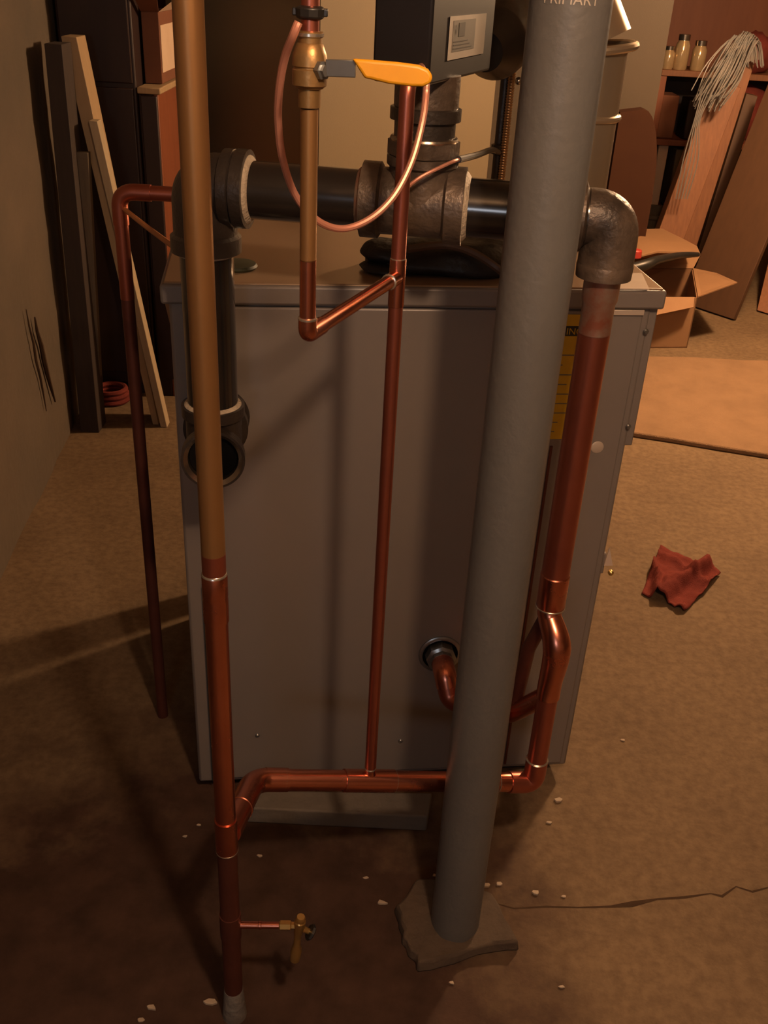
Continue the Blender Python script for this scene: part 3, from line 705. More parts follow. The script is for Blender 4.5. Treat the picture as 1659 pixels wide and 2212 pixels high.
# centre tee
a, b = hx(782), hx(1004); tl = (b - a).length
MB().lathe(a, ha, [(0, rN), (0.001, rN * 1.30), (0.026, rN * 1.30), (0.030, rN * 1.14), (tl - 0.030, rN * 1.14), (tl - 0.026, rN * 1.32), (tl - 0.001, rN * 1.32), (tl, rN)], 40).build('tee', 'iron_worn', hdr)
MB().lathe(hx(1003), ha, [(0, rN * 1.2), (0.003, rN * 1.14), (0.007, rN * 1.01)], 36).build('thread_paste', 'thread_paste', hdr)
MB().lathe(hx(774), ha, [(0, rN * 1.01), (0.003, rN * 1.08), (0.006, rN * 1.1)], 36).build('thread_paste', 'tinned', hdr)
# right elbow down to the equalizer
MB().tube(fillet([hx(1235), HD, Vector((HD.x, HD.y, zu1 + 0.004))], 0.07, 12), rN * 0.98, 32).build('elbow', 'iron_worn', hdr)
q = hx(1222)
MB().lathe(q, ha, [(0, rN), (0.001, rN * 1.18), (0.024, rN * 1.18), (0.028, rN * 1.0)], 36).build('elbow_collar', 'iron_worn', hdr)
MB().lathe(Vector((HD.x, HD.y, zu1 + 0.001)), Z, [(0, rU * 1.0), (0.001, rN * 0.98), (0.018, rN * 1.0), (0.021, rN * 0.98)], 36).build('elbow_collar', 'iron_worn', hdr)

# steam main rising from the tee
SM = hx(908); SM = Vector((SM.x, SM.y, SM.z))
smn = thing('steam_main', 'dark vertical steam main with union rings rising from the header tee', 'pipe', SM)
def sz(y): return at_y(905, y, SM.y - rN).z
k2 = rpx(1, SM)
MB().lathe(SM, Z, [(0, 70 * k2), (sz(372) - SM.z, 70 * k2), (sz(366) - SM.z, 76 * k2), (sz(347) - SM.z, 76 * k2), (sz(345) - SM.z, 60 * k2)], 36).build('tee_neck', 'iron_worn', smn)
MB().lathe(Vector((SM.x, SM.y, sz(346))), Z, [(0, 62 * k2), (0.001, 76 * k2), (sz(312) - sz(346), 76 * k2), (sz(309) - sz(346), 64 * k2)], 8).build('union_nut', 'cut_steel' if False else 'iron_worn', smn)
MB().cyl(Vector((SM.x, SM.y, sz(312))), Vector((SM.x, SM.y, sz(266))), 64 * k2, seg=32).build('union_neck', 'iron', smn)
MB().torus(Vector((SM.x, SM.y, sz(309))), Z, 66 * k2, 0.004, 36, 8).build('union_rim', 'cut_steel', smn)
MB().lathe(Vector((SM.x, SM.y, sz(268))), Z, [(0, 64 * k2), (0.001, 74 * k2), (sz(240) - sz(268), 74 * k2), (sz(237) - sz(268), 68 * k2)], 36).build('union_ring', 'iron', smn)
MB().cyl(Vector((SM.x, SM.y, sz(242))), Vector((SM.x, SM.y, sz(165))), 67 * k2, seg=32).build('main_pipe', 'iron_worn', smn)

# black control box on the main
BC = at_y(925, 187, 1.335)
e1 = Vector((math.sin(math.radians(20.3)), math.cos(math.radians(20.3)), 0)); e2 = Vector((-e1.y, e1.x, 0))
wl_ = rpx(122, BC) / abs(e2.x) * 1.02
cb = thing('control_box', 'black metal control box with a pale printed label on its side', 'control box', BC)
MB().box(BC, e1 * 0.275, e2 * wl_, Z * 0.36).build('case', 'box_black', cb, bevel=0.004)
en = Vector((e1.y, -e1.x, 0))
def bface(x, y, off=0.001): return at_pl(x, y, BC + en * off, en)
lt = [bface(966, 131), bface(1044, 101), bface(1046, 14), bface(966, 36)]
o_ = lt[0]; ev = Vector((0, 0, 1)); lwid = (lt[1] - lt[0]).dot(e1); lhei = lt[3].z - lt[0].z
lb = MB().box(o_, e1 * lwid, en * 0.0008, Z * lhei).build('label', 'label_white', cb, smooth=False)
fq = o_ + en * 0.0010
MB().box(fq + e1 * lwid * 0.08 + Z * lhei * 0.18, e1 * lwid * 0.60, en * 0.0004, Z * lhei * 0.72).build('label_print', 'label_grey', lb, smooth=False)
fq2 = fq + en * 0.0006
MB().box(fq2 + e1 * lwid * 0.22 + Z * lhei * 0.52, e1 * lwid * 0.16, en * 0.0004, Z * lhei * 0.32).build('label_mark', 'label_black', lb, smooth=False)
text_obj('label_letter', 'V', fq2 + e1 * lwid * 0.15 + Z * lhei * 0.56 + en * 0.0006, e1, Z, lhei * 0.36, 'label_black', lb)
for k in range(3):
    MB().box(fq2 + e1 * lwid * 0.10 + Z * lhei * (0.24 + 0.08 * k), e1 * lwid * (0.5 - 0.06 * k), en * 0.0003, Z * lhei * 0.025).build('label_line', 'label_black', lb, smooth=False)
# dark damper drum behind it
da_, db_ = at_y(1046, 112, 1.66), at_y(1185, -20, 2.02)
dm = tag(MB().tube([da_, da_.lerp(db_, 0.10), da_.lerp(db_, 0.12), da_.lerp(db_, 0.5), db_], [0.030, 0.052, 0.056, 0.060, 0.060], 32).build('flue_damper', 'flue_dark'),
         'dark round flue damper drum behind the black control box', 'flue')

# flue duct
FY = 2.02
fr = 0.074
fc = at_y(1345, 180, FY).x - fr * 1.02
fz0 = BT; fz1 = at_y(1300, 262, FY - fr).z; fz2 = at_y(1310, 112, FY - fr).z
fl = thing('flue_duct', 'shiny galvanized flue duct with raised joint rings rising behind the grey post', 'duct', Vector((fc, FY, BT)))
MB().cyl(Vector((fc, FY, fz0 + 0.004)), Vector((fc, FY, fz1)), fr, seg=40).build('lower_section', 'flue_steel', fl)
MB().cyl(Vector((fc, FY, fz1)), Vector((fc, FY, fz2)), fr * 1.015, seg=40).build('middle_section', 'flue_steel', fl)
MB().torus(Vector((fc, FY, fz1)), Z, fr * 1.02, 0.0065, 48, 10).build('joint_ring', 'flue_steel', fl)
MB().torus(Vector((fc + 0.004, FY, fz2)), Vector((-0.12, 0, 1)), fr * 1.12, 0.008, 48, 10).build('joint_ring', 'flue_steel', fl)
e0 = Vector((fc, FY, fz2)); e3 = e0 + Vector((-0.085, 0.02, 0.17)); e4 = e3 + Vector((-0.35, 0.12, 0.28))
MB().tube([e0, e3, e4], [fr * 1.12, fr * 0.98, fr * 0.98], 40).build('elbow_section', 'flue_steel', fl)

# conduit and armoured cable standing on the boiler lid
cy = 1.86
ca, cb_ = at_y(1096, 130, cy), at_y(1080, 372, cy)
cn = thing('conduit', 'dark rigid conduit rising from the boiler lid behind the header', 'conduit', Vector((cb_.x, cy, BT)))
MB().cyl(Vector((ca.x, cy, BT)), Vector((ca.x, cy, CEIL)), 0.0085, seg=18).build('tube', 'iron', cn)
MB().lathe(Vector((ca.x, cy, at_y(1082, 335, cy).z)), Z, [(0, 0.010), (0.002, 0.0135), (0.018, 0.0135), (0.02, 0.010)], 8).build('connector', 'iron', cn)
ax_ = at_y(1108, 140, cy - 0.01).x
armz = [BT, at_y(1108, 118, cy).z]
prof = []; kk = 0
z_ = 0.0
while z_ < armz[1] - armz[0]:
    prof += [(z_, 0.0058), (z_ + 0.002, 0.0072), (z_ + 0.004, 0.0058)]; z_ += 0.0045
ac = thing('armoured_cable', 'ribbed brassy armoured cable beside the dark conduit', 'cable', Vector((ax_, cy - 0.012, BT)))
MB().lathe(Vector((ax_, cy - 0.012, BT)), Z, prof, 14).build('armour', 'armour', ac)
MB().tube(smooth_path([Vector((ax_, cy - 0.012, armz[1] - 0.01)), Vector((ax_ + 0.002, cy, armz[1] + 0.05)), Vector((ax_ - 0.03, cy + 0.06, armz[1] + 0.12)), Vector((ax_ - 0.05, cy + 0.08, CEIL))], 6), 0.0062, 12).build('upper_run', 'armour', ac)
sc_ = at_y(1120, 175, cy - 0.02)
MB().lathe(sc_, (CAM - sc_), [(0, 0.0065), (0.002, 0.0065), (0.005, 0.004), (0.006, 0.001)], 14).build('clip_screw', 'cut_steel', ac)
# small sensor wire across the tee
wp = [at_y(872, 412, 1.37), at_y(905, 385, 1.372), at_y(950, 362, 1.385), at_y(990, 345, 1.42), at_y(1030, 335, 1.55), at_y(1062, 324, 1.70), at_y(1078, 330, cy - 0.01)]
sw = thing('sensor_wire', 'pinkish sensor wire with a dark sleeve crossing above the tee collar', 'wire', wp[0])
MB().tube(smooth_path(wp[:5], 6), 0.0026, 8).build('wire', 'copper_pink', sw)
MB().tube(smooth_path(wp[3:], 6), 0.0048, 10).build('sleeve', 'black_plastic', sw)

# thin copper pipe left of the boiler
TY = at_z(352, 1545, 0.0)
tx = at_y(258, 470, TY.y)
tp_ = thing('side_copper_pipe', 'slim dark copper pipe at the left beside the boiler, elbowing into the iron header', 'pipe', TY)
rT = 0.0135
ztp = at_y(250, 413, TY.y).z
TXY = Vector((TY.x, TY.y, 0))
zsh = ztp - 0.20
hmid = at_y(452, 424, TY.y); hend = Vector((HAc.x, HAc.y + rN, HAc.z))
MB().cyl(TXY, Vector((TXY.x, TXY.y, zsh)), rT * 0.95, seg=22).build('lower_pipe', 'copper_dark', tp_)
MB().cyl(Vector((TXY.x, TXY.y, zsh - 0.002)), Vector((TXY.x, TXY.y, ztp - 0.045)), rT, seg=22).build('upper_pipe', 'copper_dull', tp_)
top = Vector((TXY.x, TXY.y, ztp))
dh = (hmid - top)
MB().tube(fillet([Vector((TXY.x, TXY.y, ztp - 0.06)), top, top + dh.normalized() * 0.06], 0.035, 9), rT * 1.12, 22).build('elbow', 'copper_dull', tp_)
MB().tube(fillet([top + dh.normalized() * 0.05, hmid, hend], 0.03, 6), rT, 22).build('level_pipe', 'copper_dull', tp_)

# slumped black bag and a painted reflection on the boiler lid
def lid_pt(x, y, h=0.0): return at_z(x, y, BT + 0.004 + h)
bag = thing('tool_bag', 'slumped black tool bag lying on the boiler lid under the header', 'bag', lid_pt(930, 612))
A_ = lid_pt(790, 600); B_ = lid_pt(1120, 618)
def blob(name, c, rx, ry, rz, m, par, seed, yaw=0.14, amp=0.16, flat=True):
    vs = []; fs = []; nu, nv = 28, 16
    for j in range(nv + 1):
        ph = math.pi * j / nv
        for i in range(nu):
            a = 2 * math.pi * i / nu
            d = Vector((math.cos(a) * math.sin(ph), math.sin(a) * math.sin(ph), math.cos(ph)))
            s_ = 1 + amp * noise.noise(d * 1.8 + Vector((seed, 0, 0))) + amp * 0.4 * noise.noise(d * 5 + Vector((seed, 3, 0)))
            p = Vector((d.x * rx * s_, d.y * ry * s_, d.z * rz * s_))
            p = Matrix.Rotation(yaw, 3, 'Z') @ p
            q = c + p
            if flat: q.z = max(q.z, BT + 0.0035)
            vs.append(q)
    for j in range(nv):
        for i in range(nu):
            i2 = (i + 1) % nu
            fs.append([j * nu + i, j * nu + i2, (j + 1) * nu + i2, (j + 1) * nu + i])
    return MB().add(vs, fs).build(name, m, par, ang=80)
bc = (A_ + B_) / 2
zbag = at_y(930, 512, bc.y + 0.10).z - BT
blob('body', Vector((bc.x + 0.015, bc.y + 0.10, BT + zbag * 0.36)), 0.145, 0.085, zbag * 0.68, 'black_bag', bag, 2.3)
blob('end_flap', Vector((A_.x + 0.035, A_.y + 0.075, BT + zbag * 0.60)), 0.048, 0.05, zbag * 0.36, 'black_bag', bag, 5.1, amp=0.1)
blob('end_pocket', Vector((A_.x + 0.04, A_.y + 0.055, BT + zbag * 0.20)), 0.052, 0.05, zbag * 0.20, 'black_bag', bag, 8.6, amp=0.1)
sp_ = [lid_pt(880, 538, 0.05), lid_pt(960, 530, 0.055), lid_pt(1020, 545, 0.05), lid_pt(1075, 580, 0.03), lid_pt(1095, 600, 0.01)]
MB().tube(smooth_path(sp_, 6), 0.007, 8).build('strap', 'brown_strap', bag)
gc = lid_pt(512, 577)  # flat dark disc stands in for a reflection on the lid
tag(MB().lathe(gc, Z, [(0, 0.034), (0.003, 0.036), (0.007, 0.033), (0.009, 0.018)], 24).build('reflection_disc', 'green_reflection'), 'dark green round disc painted as a reflection on the boiler lid edge', 'reflection')
# corrugated paper scrap on the lid corner
pp = [lid_pt(1335, 625), lid_pt(1402, 626), lid_pt(1386, 592), lid_pt(1340, 592)]
tag(MB().slab(pp, Z * 0.002).build('paper_sheet', 'white_enamel', smooth=False), 'cream paper sheet on the boiler lid corner beside the equalizer', 'paper')

# ================================================================== RIGHT BACKGROUND
# open cardboard box
FR = at_z(1484, 752, 0.0)
bh_ = at_y(1486, 642, FR.y).z
bx = thing('cardboard_box', 'open cardboard box with splayed flaps behind the boiler corner', 'box', FR)
bu = Vector((-0.985, -0.17, 0)); bw = Vector((-0.10, 0.995, 0)).normalized()   # left along front, back
LW, LD, t = 0.46, 0.55, 0.006
br_ = Vector((0.20, 0.98, 0)).normalized()
fl_ = FR + bu * LW; rb = FR + br_ * LD; lbk = fl_ + br_ * LD
def wallp(name, a, b, h0, h1, m, inn):
    MB().box(a + Z * h0, b - a, inn * t, Z * (h1 - h0)).build(name, m, bx, smooth=False)
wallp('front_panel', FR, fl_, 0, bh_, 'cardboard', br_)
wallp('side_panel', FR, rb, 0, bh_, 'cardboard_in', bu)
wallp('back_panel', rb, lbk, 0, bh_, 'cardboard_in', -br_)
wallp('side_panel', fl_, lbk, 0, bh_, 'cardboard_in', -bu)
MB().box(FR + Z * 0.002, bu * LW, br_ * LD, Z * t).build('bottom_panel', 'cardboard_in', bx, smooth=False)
def flap(name, p, m='cardboard'):
    nn = (p[1] - p[0]).cross(p[2] - p[0]).normalized()
    if nn.z < 0: nn = -nn
    MB().slab(p, nn * 0.006).build(name, m, bx, smooth=False)
tF, tR = FR + Z * bh_, rb + Z * bh_
tB, tL = lbk + Z * bh_, fl_ + Z * bh_
flap('flap', [tF, tR, at_y(1548, 592, tR.y - 0.05), at_y(1592, 612, tF.y + 0.12)])
flap('flap', [tR, tB, tB + Vector((0.02, 0.16, 0.14)), at_y(1512, 552, tR.y + 0.08)])
flap('flap', [tL, tB, tB + Vector((-0.2, 0.0, 0.06)), tL + Vector((-0.2, 0.0, 0.06))])
flap('flap', [tF + bu * 0.02, tL, tL + Vector((0, -0.12, -0.10)), tF + bu * 0.03 + Vector((0, -0.05, -0.035))])
# second sheet of cardboard leaning over the box
sh = [at_y(1368, 560, 5.05), at_y(1420, 547, 5.05), at_y(1470, 548, 5.1), at_y(1512, 553, 5.1), at_y(1505, 536, 5.25), at_y(1470, 518, 5.45), at_y(1430, 498, 5.6), at_y(1366, 500, 5.6)]
tag(MB().slab(sh, Z * 0.012).build('cardboard_sheet', 'cardboard', bevel=0.002), 'loose cardboard sheet resting across the open cardboard box', 'cardboard')
rcp = at_y(1371, 556, 4.95)
tag(MB().lathe(rcp, Z, [(0, 0.030), (0.003, 0.033), (0.035, 0.031), (0.040, 0.026)], 20).build('red_canister', 'red_plastic'), 'small red plastic canister top on the cardboard sheet', 'canister')
hp_ = [at_y(1235, 570, 3.3), at_y(1290, 590, 3.3), at_y(1350, 586, 3.4), at_y(1395, 570, 3.7), at_y(1425, 560, 4.3), at_y(1500, 548, 5.0)]
tag(MB().tube(smooth_path([at_y(1250, 575, 4.70), at_y(1300, 586, 4.68), at_y(1350, 583, 4.66), at_y(1395, 572, 4.68), at_y(1420, 562, 4.74), at_y(1470, 552, 4.95), at_y(1508, 550, 5.04)], 6), [0.028] * 18 + [0.028 - 0.0009 * k for k in range(19)], 12).build('black_hose', 'black_plastic'), 'black hose lying along the edge of the cardboard box', 'hose')

# leaning plywood panel
b1 = at_z(1478, 655, 0); b2 = at_z(1590, 692, 0)
t1 = at_y(1672, 165, b1.y + 0.25); dt = t1 - b1
nn = (b2 - b1).cross(dt).normalized()
tag(MB().slab([b1, b2, b2 + dt, b1 + dt], nn * 0.03).build('plywood_panel', 'plywood', bevel=0.003), 'wide brown plywood panel leaning at the right of the lumber', 'panel')
tag(MB().slab([at_z(1640, 672, 0), at_z(1700, 690, 0), at_y(1790, 300, 6.5), at_y(1730, 290, 6.5)], nn * 0.03).build('leaning_door', 'lumber', bevel=0.003), 'reddish board edge standing beyond the plywood panel', 'board')
# lumber leaning
def leanboard(name, bpx, tpx, Yb, Yt, wpx, thick, m, label, cat, group=None, dep=0.09):
    b = at_y(bpx[0], bpx[1], Yb); t_ = at_y(tpx[0], tpx[1], Yt)
    ax = (t_ - b).normalized()
    if b.z > 0: b = b + ax * (-b.z / ax.z)
    wv = Vector((1, 0, 0)); wv = (wv - ax * wv.dot(ax)).normalized() * rpx(wpx, t_)
    dv = Vector((0, dep, 0))
    o = MB().box(b - wv / 2, wv, dv, (t_ - b)).build(name, m, bevel=0.003)
    lo = min((o.matrix_world @ vv.co).z if False else vv.co.z for vv in o.data.vertices)
    return tag(o, label, cat, group)
leanboard('lumber_board', (1442, 530), (1572, 180), 5.75, 5.9, 62, 0.03, 'lumber', 'orange-brown lumber board under the grey wire bundle', 'board')
leanboard('lumber_board', (1482, 545), (1612, 130), 5.88, 6.0, 40, 0.03, 'lumber', 'narrow orange lumber board between the wire bundle and plywood', 'board')
leanboard('lumber_board', (1515, 560), (1625, 205), 6.0, 6.15, 26, 0.03, 'plywood', 'dark narrow board beside the leaning plywood panel', 'board')
# bundle of wires draped over the boards
wm = MB()
for k in range(60):
    f_ = k / 59; j = random.uniform(-1, 1); yy = 5.78 - 0.14 * random.random()
    top = (1588 + 45 * f_ + random.uniform(-8, 8), 74 + 22 * abs(f_ - 0.5) + random.uniform(-8, 10))
    mid = (1535 + 62 * f_ + 8 * j, 145 + 20 * f_ + random.uniform(-12, 12))
    end = (1503 + 55 * f_ + 12 * j, 195 + 40 * random.random() + 12 * f_)
    back = (top[0] + 12, top[1] + 55)
    wm.tube(smooth_path([at_y(*back, 5.92), at_y(*top, 5.86), at_y(*mid, yy), at_y(*end, yy)], 4), 0.0034, 4)
for k in range(5):
    wm.tube(smooth_path([at_y(1515 + 6 * k, 205, 5.66), at_y(1500 + 3 * k, 260, 5.65), at_y(1476 + 8 * k, 345, 5.65), at_y(1460 + 6 * k, 430, 5.66)], 5), 0.0032, 4)
tag(wm.build('wire_bundle', 'wire_grey', ang=80), 'bundle of pale grey wires draped over the tops of the leaning boards', 'wires')

# shelf unit on the far right
SY = 6.7
s0 = at_y(1405, 300, SY); s1 = at_y(1700, 300, SY)
shf = thing('shelf_unit', 'dark wooden shelf unit crowded with clutter at the far right', 'shelf', Vector((s0.x, SY, 0)))
zt1 = at_y(1480, 155, SY).z
sw_ = s1.x - s0.x
for zz in (zt1 - 0.03, zt1 - 0.44, zt1 - 0.88):
    MB().box((s0.x, SY, zz), (sw_, 0, 0), (0, 0.4, 0), (0, 0, 0.035)).build('shelf_board', 'lumber' if zz > zt1 - 0.1 else 'wood_red', shf, bevel=0.003)
for xx in (s0.x, s1.x - 0.04):
    MB().box((xx, SY + 0.01, 0), (0.04, 0, 0), (0, 0.38, 0), (0, 0, zt1 - 0.03)).build('upright', 'wood_red', shf, bevel=0.003)
MB().box((s0.x, SY + 0.39, 0), (sw_, 0, 0), (0, 0.012, 0), (0, 0, zt1 - 0.03)).build('back_board', 'wood_dark', shf, smooth=False)
def jar(x, y, r, h, lab, yb):
    p = at_y(x, y, SY + 0.08); p.z = zt1 + 0.005
    t_ = thing('glass_jar', lab, 'jar', p)
    MB().lathe(p, Z, [(0, r * 0.9), (0.01, r), (h * 0.7, r), (h * 0.82, r * 0.72), (h * 0.84, r * 0.72)], 20).build('glass', 'glass_jar', t_)
    MB().lathe(p + Z * h * 0.84, Z, [(0, r * 0.8), (h * 0.16, r * 0.8), (h * 0.17, r * 0.7)], 20).build('jar_lid', 'cut_steel', t_)
jar(1443, 130, 0.038, 0.13, 'squat amber jar on the shelf top nearest the tan partition', 0)
jar(1472, 120, 0.045, 0.20, 'tall amber jar in the middle of the shelf top', 0)
jar(1508, 130, 0.045, 0.17, 'amber jar on the shelf top beside the grey wires', 0)
def sbox(name, x0, x1, ytop, zbase, m, lab, cat, Y=SY + 0.05, d=0.2):
    a = at_y(x0, ytop, Y); b = at_y(x1, ytop, Y)
    tag(MB().box((a.x, Y, zbase), (b.x - a.x, 0, 0), (0, d, 0), (0, 0, a.z - zbase)).build(name, m, bevel=0.008), lab, cat)
z2 = zt1 - 0.44 + 0.036; z3 = zt1 - 0.88 + 0.036
sbox('storage_tin', 1432, 1470, 205, z2, 'cardboard_dim', 'dull red carton on the middle shelf next to the tan partition', 'box')
sbox('storage_tin', 1490, 1520, 215, z2, 'wood_dark', 'dark carton on the middle shelf behind the hanging wires', 'box')
sbox('paper_bag', 1424, 1446, 312, z3, 'carton_white', 'crumpled pale bag on the lower shelf by the partition', 'bag')
sbox('storage_tin', 1462, 1492, 322, z3, 'board_grey', 'grey-green carton on the lower shelf below the jars', 'box')
# red bundles beyond the boards
def redblob(x, y, Y, rx, rz, seed, lab):
    c = at_y(x, y, Y)
    ob = blob('red_bundle', c, rx, 0.14, rz, 'red_cloth', None, seed, flat=False, amp=0.25)
    tag(ob, lab, 'cloth', 'red cloth bundles on the far shelf')
c = at_y(1640, 110, SY + 0.12)
for x, rx, h_, sd, lab in ((1632, 0.13, 0.24, 1.2, 'red cloth bundle on the shelf top behind the wires'),):
    p = at_y(x, 110, SY + 0.12); p.z = zt1 + h_ * 0.46 + 0.006
    tag(blob('red_bundle', p, rx, 0.12, h_ * 0.5, 'red_cloth', None, sd, flat=False, amp=0.15), lab, 'cloth')
p = at_y(1605, 230, SY + 0.18); p.z = z2 + 0.17
tag(blob('red_bundle', p, 0.17, 0.11, 0.17, 'red_cloth', None, 4.4, flat=False, amp=0.12), 'large red cloth bundle on the middle shelf behind the boards', 'cloth')
# basket rim at the foot of the shelves
bk = at_y(1420, 462, 6.35)
bk_r = 0.17
tag(MB().lathe(Vector((bk.x, 6.35, 0)), Z, [(0, bk_r * 0.8), (bk.z - 0.01, bk_r), (bk.z, bk_r * 1.06), (bk.z + 0.02, bk_r * 1.06), (bk.z + 0.02, bk_r * 0.92), (0.05, bk_r * 0.75)], 30, cap=False).build('waste_bin', 'board_grey'), 'grey open-topped bin in front of the shelf unit', 'bin')
# dark brown rounded panel standing against the tan partition
ay = 5.42
al, ar_ = at_y(1318, 380, ay).x, at_y(1418, 380, ay).x
az = at_y(1365, 235, ay).z; cxm = (al + ar_) / 2
pts = [Vector((al, ay, 0)), Vector((ar_, ay, 0)), Vector((ar_, ay, az - 0.42))]
for k in range(9):
    a = math.pi * k / 8 * 0.5
    pts.append(Vector((cxm + (ar_ - cxm) * math.cos(a) * 0.98, ay, az - 0.42 + 0.42 * math.sin(a))))
pts.append(Vector((al, ay, az - 0.02)))
tag(MB().slab(pts, (0, 0.10, 0)).build('headboard', 'headboard_wood', bevel=0.006), 'dark reddish-brown rounded headboard standing against the tan partition', 'headboard')

# carpet offcut on the floor
cpx_ = [(1290, 934), (1365, 944), (1450, 957), (1550, 974), (1700, 998), (1900, 1030), (1850, 800), (1700, 788), (1600, 786), (1500, 780), (1400, 778), (1310, 780)]
poly = [at_z(x, y, 0) for x, y in cpx_]
tag(MB().slab(poly, Z * 0.022).build('carpet_offcut', 'carpet', bevel=0.006), 'tan carpet offcut lying flat on the floor at the right', 'carpet')

# red rag
cs = [at_z(1385, 1284, 0), at_z(1478, 1325, 0), at_z(1556, 1243, 0), at_z(1424, 1190, 0)]
vs = []; fs = []; n = 26
for i in range(n + 1):
    for j in range(n + 1):
        a, b = i / n, j / n
        p = cs[0] * (1 - a) * (1 - b) + cs[1] * a * (1 - b) + cs[2] * a * b + cs[3] * (1 - a) * b
        ed = min(a, 1 - a, b, 1 - b)
        p = p + Vector((noise.noise(Vector((a * 3, b * 3, 4))) * 0.006, noise.noise(Vector((a * 3, b * 3, 9))) * 0.007, 0)) * (1 if ed > 0.02 else 1.0)
        h = 0.004 + 0.030 * max(0, noise.noise(Vector((a * 2.6 + 1, b * 2.6, 0.5))) + 0.22) + 0.016 * abs(noise.noise(Vector((a * 6, b * 6, 2.5))))
        h += 0.040 * math.exp(-((a - b * 0.3 - 0.45) / 0.10) ** 2) * (0.3 + b) + 0.030 * math.exp(-((a + b * 0.5 - 0.30) / 0.07) ** 2) + 0.02 * math.exp(-((b - 0.85 + a * 0.2) / 0.06) ** 2)
        p.z = h; vs.append(p)
for i in range(n):
    for j in range(n):
        q = i * (n + 1) + j; fs.append([q, q + n + 1, q + n + 2, q + 1])
rag = MB().add(vs, fs).build('shop_rag', 'red_cloth', ang=80)
sm_ = rag.modifiers.new('solid', 'SOLIDIFY'); sm_.thickness = 0.003; sm_.offset = 1
tag(rag, 'crumpled dark red shop rag lying on the bare floor', 'rag')

# ================================================================== LEFT BACKGROUND
CY = 3.80
# tall dark wardrobe + chest
wx0 = max(at_y(120, 100, CY).x - 0.02, WA.x - 0.1008 * (CY - WA.y) + 0.022); wx1 = at_y(288, 100, CY).x
wr = thing('wardrobe', 'tall dark wooden wardrobe in the back corner against the concrete wall', 'wardrobe', Vector((wx0, CY, 0)))
MB().box((wx0, CY, 0.05), (wx1 - wx0, 0, 0), (0, 0.42, 0), (0, 0, 1.95)).build('body', 'wood_dark', wr, bevel=0.006)
zsm = at_y(250, 182, CY).z
MB().box((wx0 + 0.01, CY - 0.012, zsm + 0.006), (wx1 - wx0 - 0.02, 0, 0), (0, 0.014, 0), (0, 0, 1.96 - zsm)).build('upper_door', 'wood_dark', wr, bevel=0.004)
MB().box((wx0 + 0.01, CY - 0.012, 0.1), (wx1 - wx0 - 0.02, 0, 0), (0, 0.014, 0), (0, 0, zsm - 0.11)).build('lower_door', 'wood_dark', wr, bevel=0.004)
MB().box((wx0 + 0.02, CY + 0.02, 0), (wx1 - wx0 - 0.04, 0, 0), (0, 0.38, 0), (0, 0, 0.06)).build('plinth', 'wood_dark', wr, smooth=False)
cx0 = wx1 + 0.004; cx1 = at_y(340, 190, CY).x
ch = thing('side_cabinet', 'low reddish wooden cabinet beside the wardrobe, shaded front and lit top painted in', 'cabinet', Vector((cx0, CY, 0)))
zc_ = at_y(320, 190, CY).z
MB().box((cx0, CY, 0), (cx1 - cx0 - 0.016, 0, 0), (0, 0.5, 0), (0, 0, zc_ - 0.02)).build('body', 'wood_dark', ch, bevel=0.006)  # darker wood on body and door paints in the unlit front
MB().box((cx1 - 0.016, CY + 0.002, 0), (0.016, 0, 0), (0, 0.498, 0), (0, 0, zc_ - 0.02)).build('side_panel', 'wood_red', ch, bevel=0.003)  # redder wood paints in the side that catches the light
MB().box((cx0, CY - 0.01, zc_ - 0.02), (cx1 - cx0 + 0.012, 0, 0), (0, 0.52, 0), (0, 0, 0.022)).build('top_board', 'board_pale', ch, bevel=0.004)  # paler wood paints in the lit top
MB().box((cx0 + 0.01, CY - 0.012, 0.08), (cx1 - cx0 - 0.012, 0, 0), (0, 0.013, 0), (0, 0, zc_ - 0.105)).build('cabinet_door', 'wood_dark', ch, bevel=0.004)
# carton on the cabinet
ky = CY + 0.10
kx0 = at_y(292, 140, ky).x; kx0 = max(kx0, cx0 + 0.005); kx1 = at_y(349, 140, ky).x
kz = zc_ + 0.004; kh = at_y(320, 25, ky).z - kz
ct = thing('carton', 'brown carton with one pale printed side on top of the low cabinet', 'carton', Vector((kx0, ky, kz)))
MB().box((kx0, ky, kz), (kx1 - kx0, 0, 0), (0, 0.30, 0), (0, 0, kh)).build('body', 'cardboard_dim', ct, bevel=0.003)
MB().box((kx1 + 0.0005, ky + 0.006, kz + kh * 0.16), (0.002, 0, 0), (0, 0.285, 0), (0, 0, kh * 0.66)).build('printed_side', 'carton_white', ct, smooth=False)
MB().slab([Vector((kx1, ky, kz + kh)), Vector((kx1, ky + 0.30, kz + kh)), Vector((kx1 + 0.10, ky + 0.30, kz + kh + 0.09)), Vector((kx1 + 0.11, ky + 0.02, kz + kh + 0.08))], (0.003, 0, 0.003)).build('flap', 'carton_white', ct, smooth=False)
MB().slab([Vector((kx0, ky, kz + kh)), Vector((kx1, ky, kz + kh)), Vector((kx1 + 0.02, ky - 0.10, kz + kh + 0.06)), Vector((kx0, ky - 0.10, kz + kh + 0.06))], (0, 0.002, 0.003)).build('flap', 'cardboard_dim', ct, smooth=False)

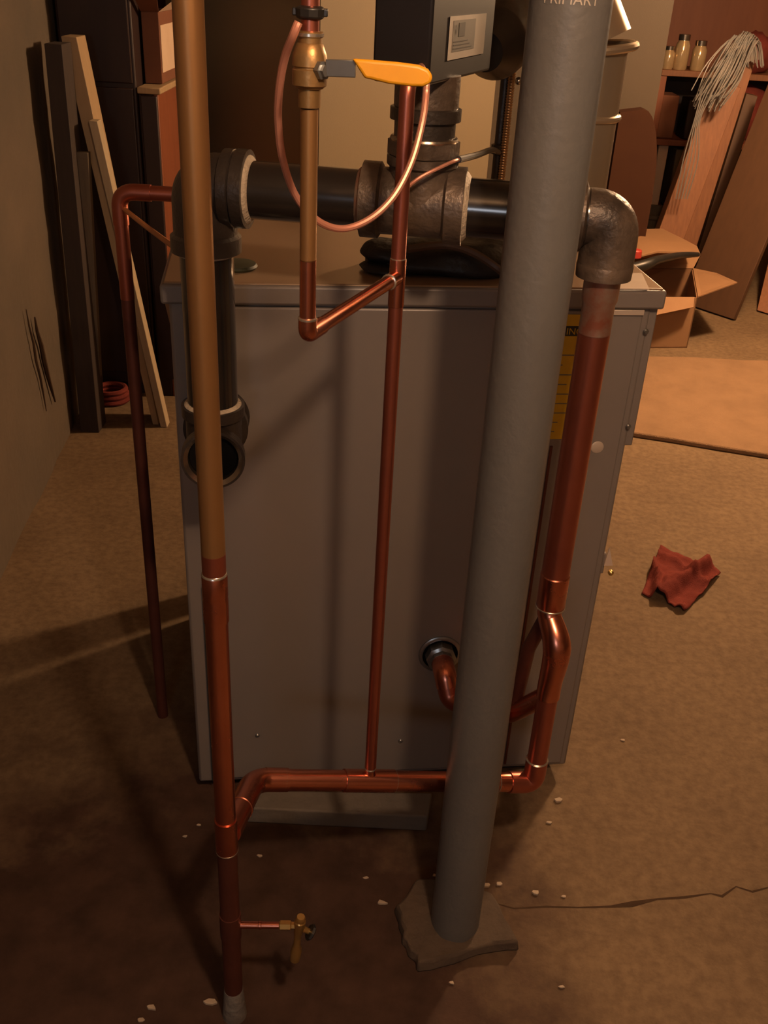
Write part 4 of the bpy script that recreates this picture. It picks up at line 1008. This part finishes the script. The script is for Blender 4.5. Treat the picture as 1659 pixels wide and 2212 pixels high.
# boards leaning on the left wall
def wallboard(name, bpx, tpx, wpx_b, wpx_t, thick, m, lab, side_m=None, dY=0.0):
    b = at_z(bpx[0], bpx[1], 0.0); Yt = b.y + dY
    t_ = at_y(tpx[0], tpx[1], Yt)
    wb = Vector((rpx(wpx_b, b), 0, 0)); wt = Vector((rpx(wpx_t, t_), 0, 0)); dv = Vector((0, thick, 0))
    o = MB().hexa([b - wb, b, b + dv, b - wb + dv, t_ - wt, t_, t_ + dv, t_ - wt + dv]).build(name, m, bevel=0.002)
    return tag(o, lab, 'board')
wallboard('leaning_board', (214, 935), (133, 96), 40, 38, 0.10, 'board_dark', 'dark wide plank leaning flat against the concrete wall', dY=0.05)
wallboard('leaning_board', (222, 915), (190, 330), 26, 30, 0.03, 'board_grey', 'short grey weathered plank leaning between the dark and pale planks', dY=0.0)
wallboard('leaning_board', (343, 918), (165, 80), 13, 34, 0.10, 'board_pale', 'long pale plank leaning from the floor up to the concrete wall', dY=0.05)
wallboard('leaning_board', (361, 924), (210, 262), 14, 19, 0.05, 'board_pale2', 'narrow whitish plank leaning on the long pale plank', dY=0.02)
# orange wire from the header to the cabinet
ow = [at_y(266, 450, TY.y), at_y(322, 494, (TY.y + HAc.y) / 2), at_y(392, 545, HAc.y)]
tag(MB().tube(smooth_path(ow, 5), 0.0045, 8).build('orange_cable', 'orange_wire'), 'thin orange cable stretched between the side copper pipe and the iron riser', 'cable')
# cardboard corner sticking out behind the riser
sB, sC = at_y(400, 640, 2.42), at_y(392, 545, 2.42); sT = at_y(346, 614, 2.42)
tag(MB().slab([Vector((sB.x + 0.10, sB.y, 0)), Vector((sB.x + 0.22, sB.y, 0)), Vector((sB.x + 0.22, sB.y, sC.z)), sC, sT], (0, 0.01, 0)).build('cardboard_scrap', 'cardboard', smooth=False), 'slanted cardboard piece showing behind the iron riser', 'cardboard')
# small red coil by the planks
cc = at_z(243, 865, 0)
rcoil = MB()
for k in range(3): rcoil.torus(Vector((cc.x, cc.y, 0.012 + 0.02 * k)), Z, 0.065 - 0.004 * k, 0.011, 28, 8)
tag(rcoil.build('hose_coil', 'red_cloth'), 'small coil of dark red hose on the floor behind the planks', 'hose')

# ================================================================== DEBRIS
chips = [(1048, 1914, 0.009), (1078, 1911, 0.007), (1157, 1930, 0.008), (825, 1952, 0.009), (1218, 1938, 0.005), (975, 2124, 0.006), (1213, 2133, 0.005),
         (328, 2178, 0.009), (305, 2205, 0.006), (455, 2166, 0.010), (562, 1850, 0.006), (430, 1783, 0.005), (400, 1808, 0.005), (790, 1897, 0.005),
         (1205, 1730, 0.009), (1186, 1778, 0.007), (1345, 1600, 0.006), (940, 1893, 0.006)]
for k, (x, y, s_) in enumerate(chips):
    p = at_z(x, y, 0.0)
    if any(False for _ in ()): pass
    n_ = 6; pts = []
    for i in range(n_):
        a = 2 * math.pi * i / n_ + random.uniform(-0.3, 0.3); rr_ = s_ * random.uniform(0.6, 1.15)
        pts.append(p + Vector((math.cos(a) * rr_ * 1.2, math.sin(a) * rr_ * 0.7, 0.0)))
    o = MB().slab(pts, Z * s_ * 0.6).build('debris_chip', 'chip', bevel=0.0008)
    tag(o, 'small pale chip of plaster debris on the floor', 'debris', 'plaster chips on the floor')
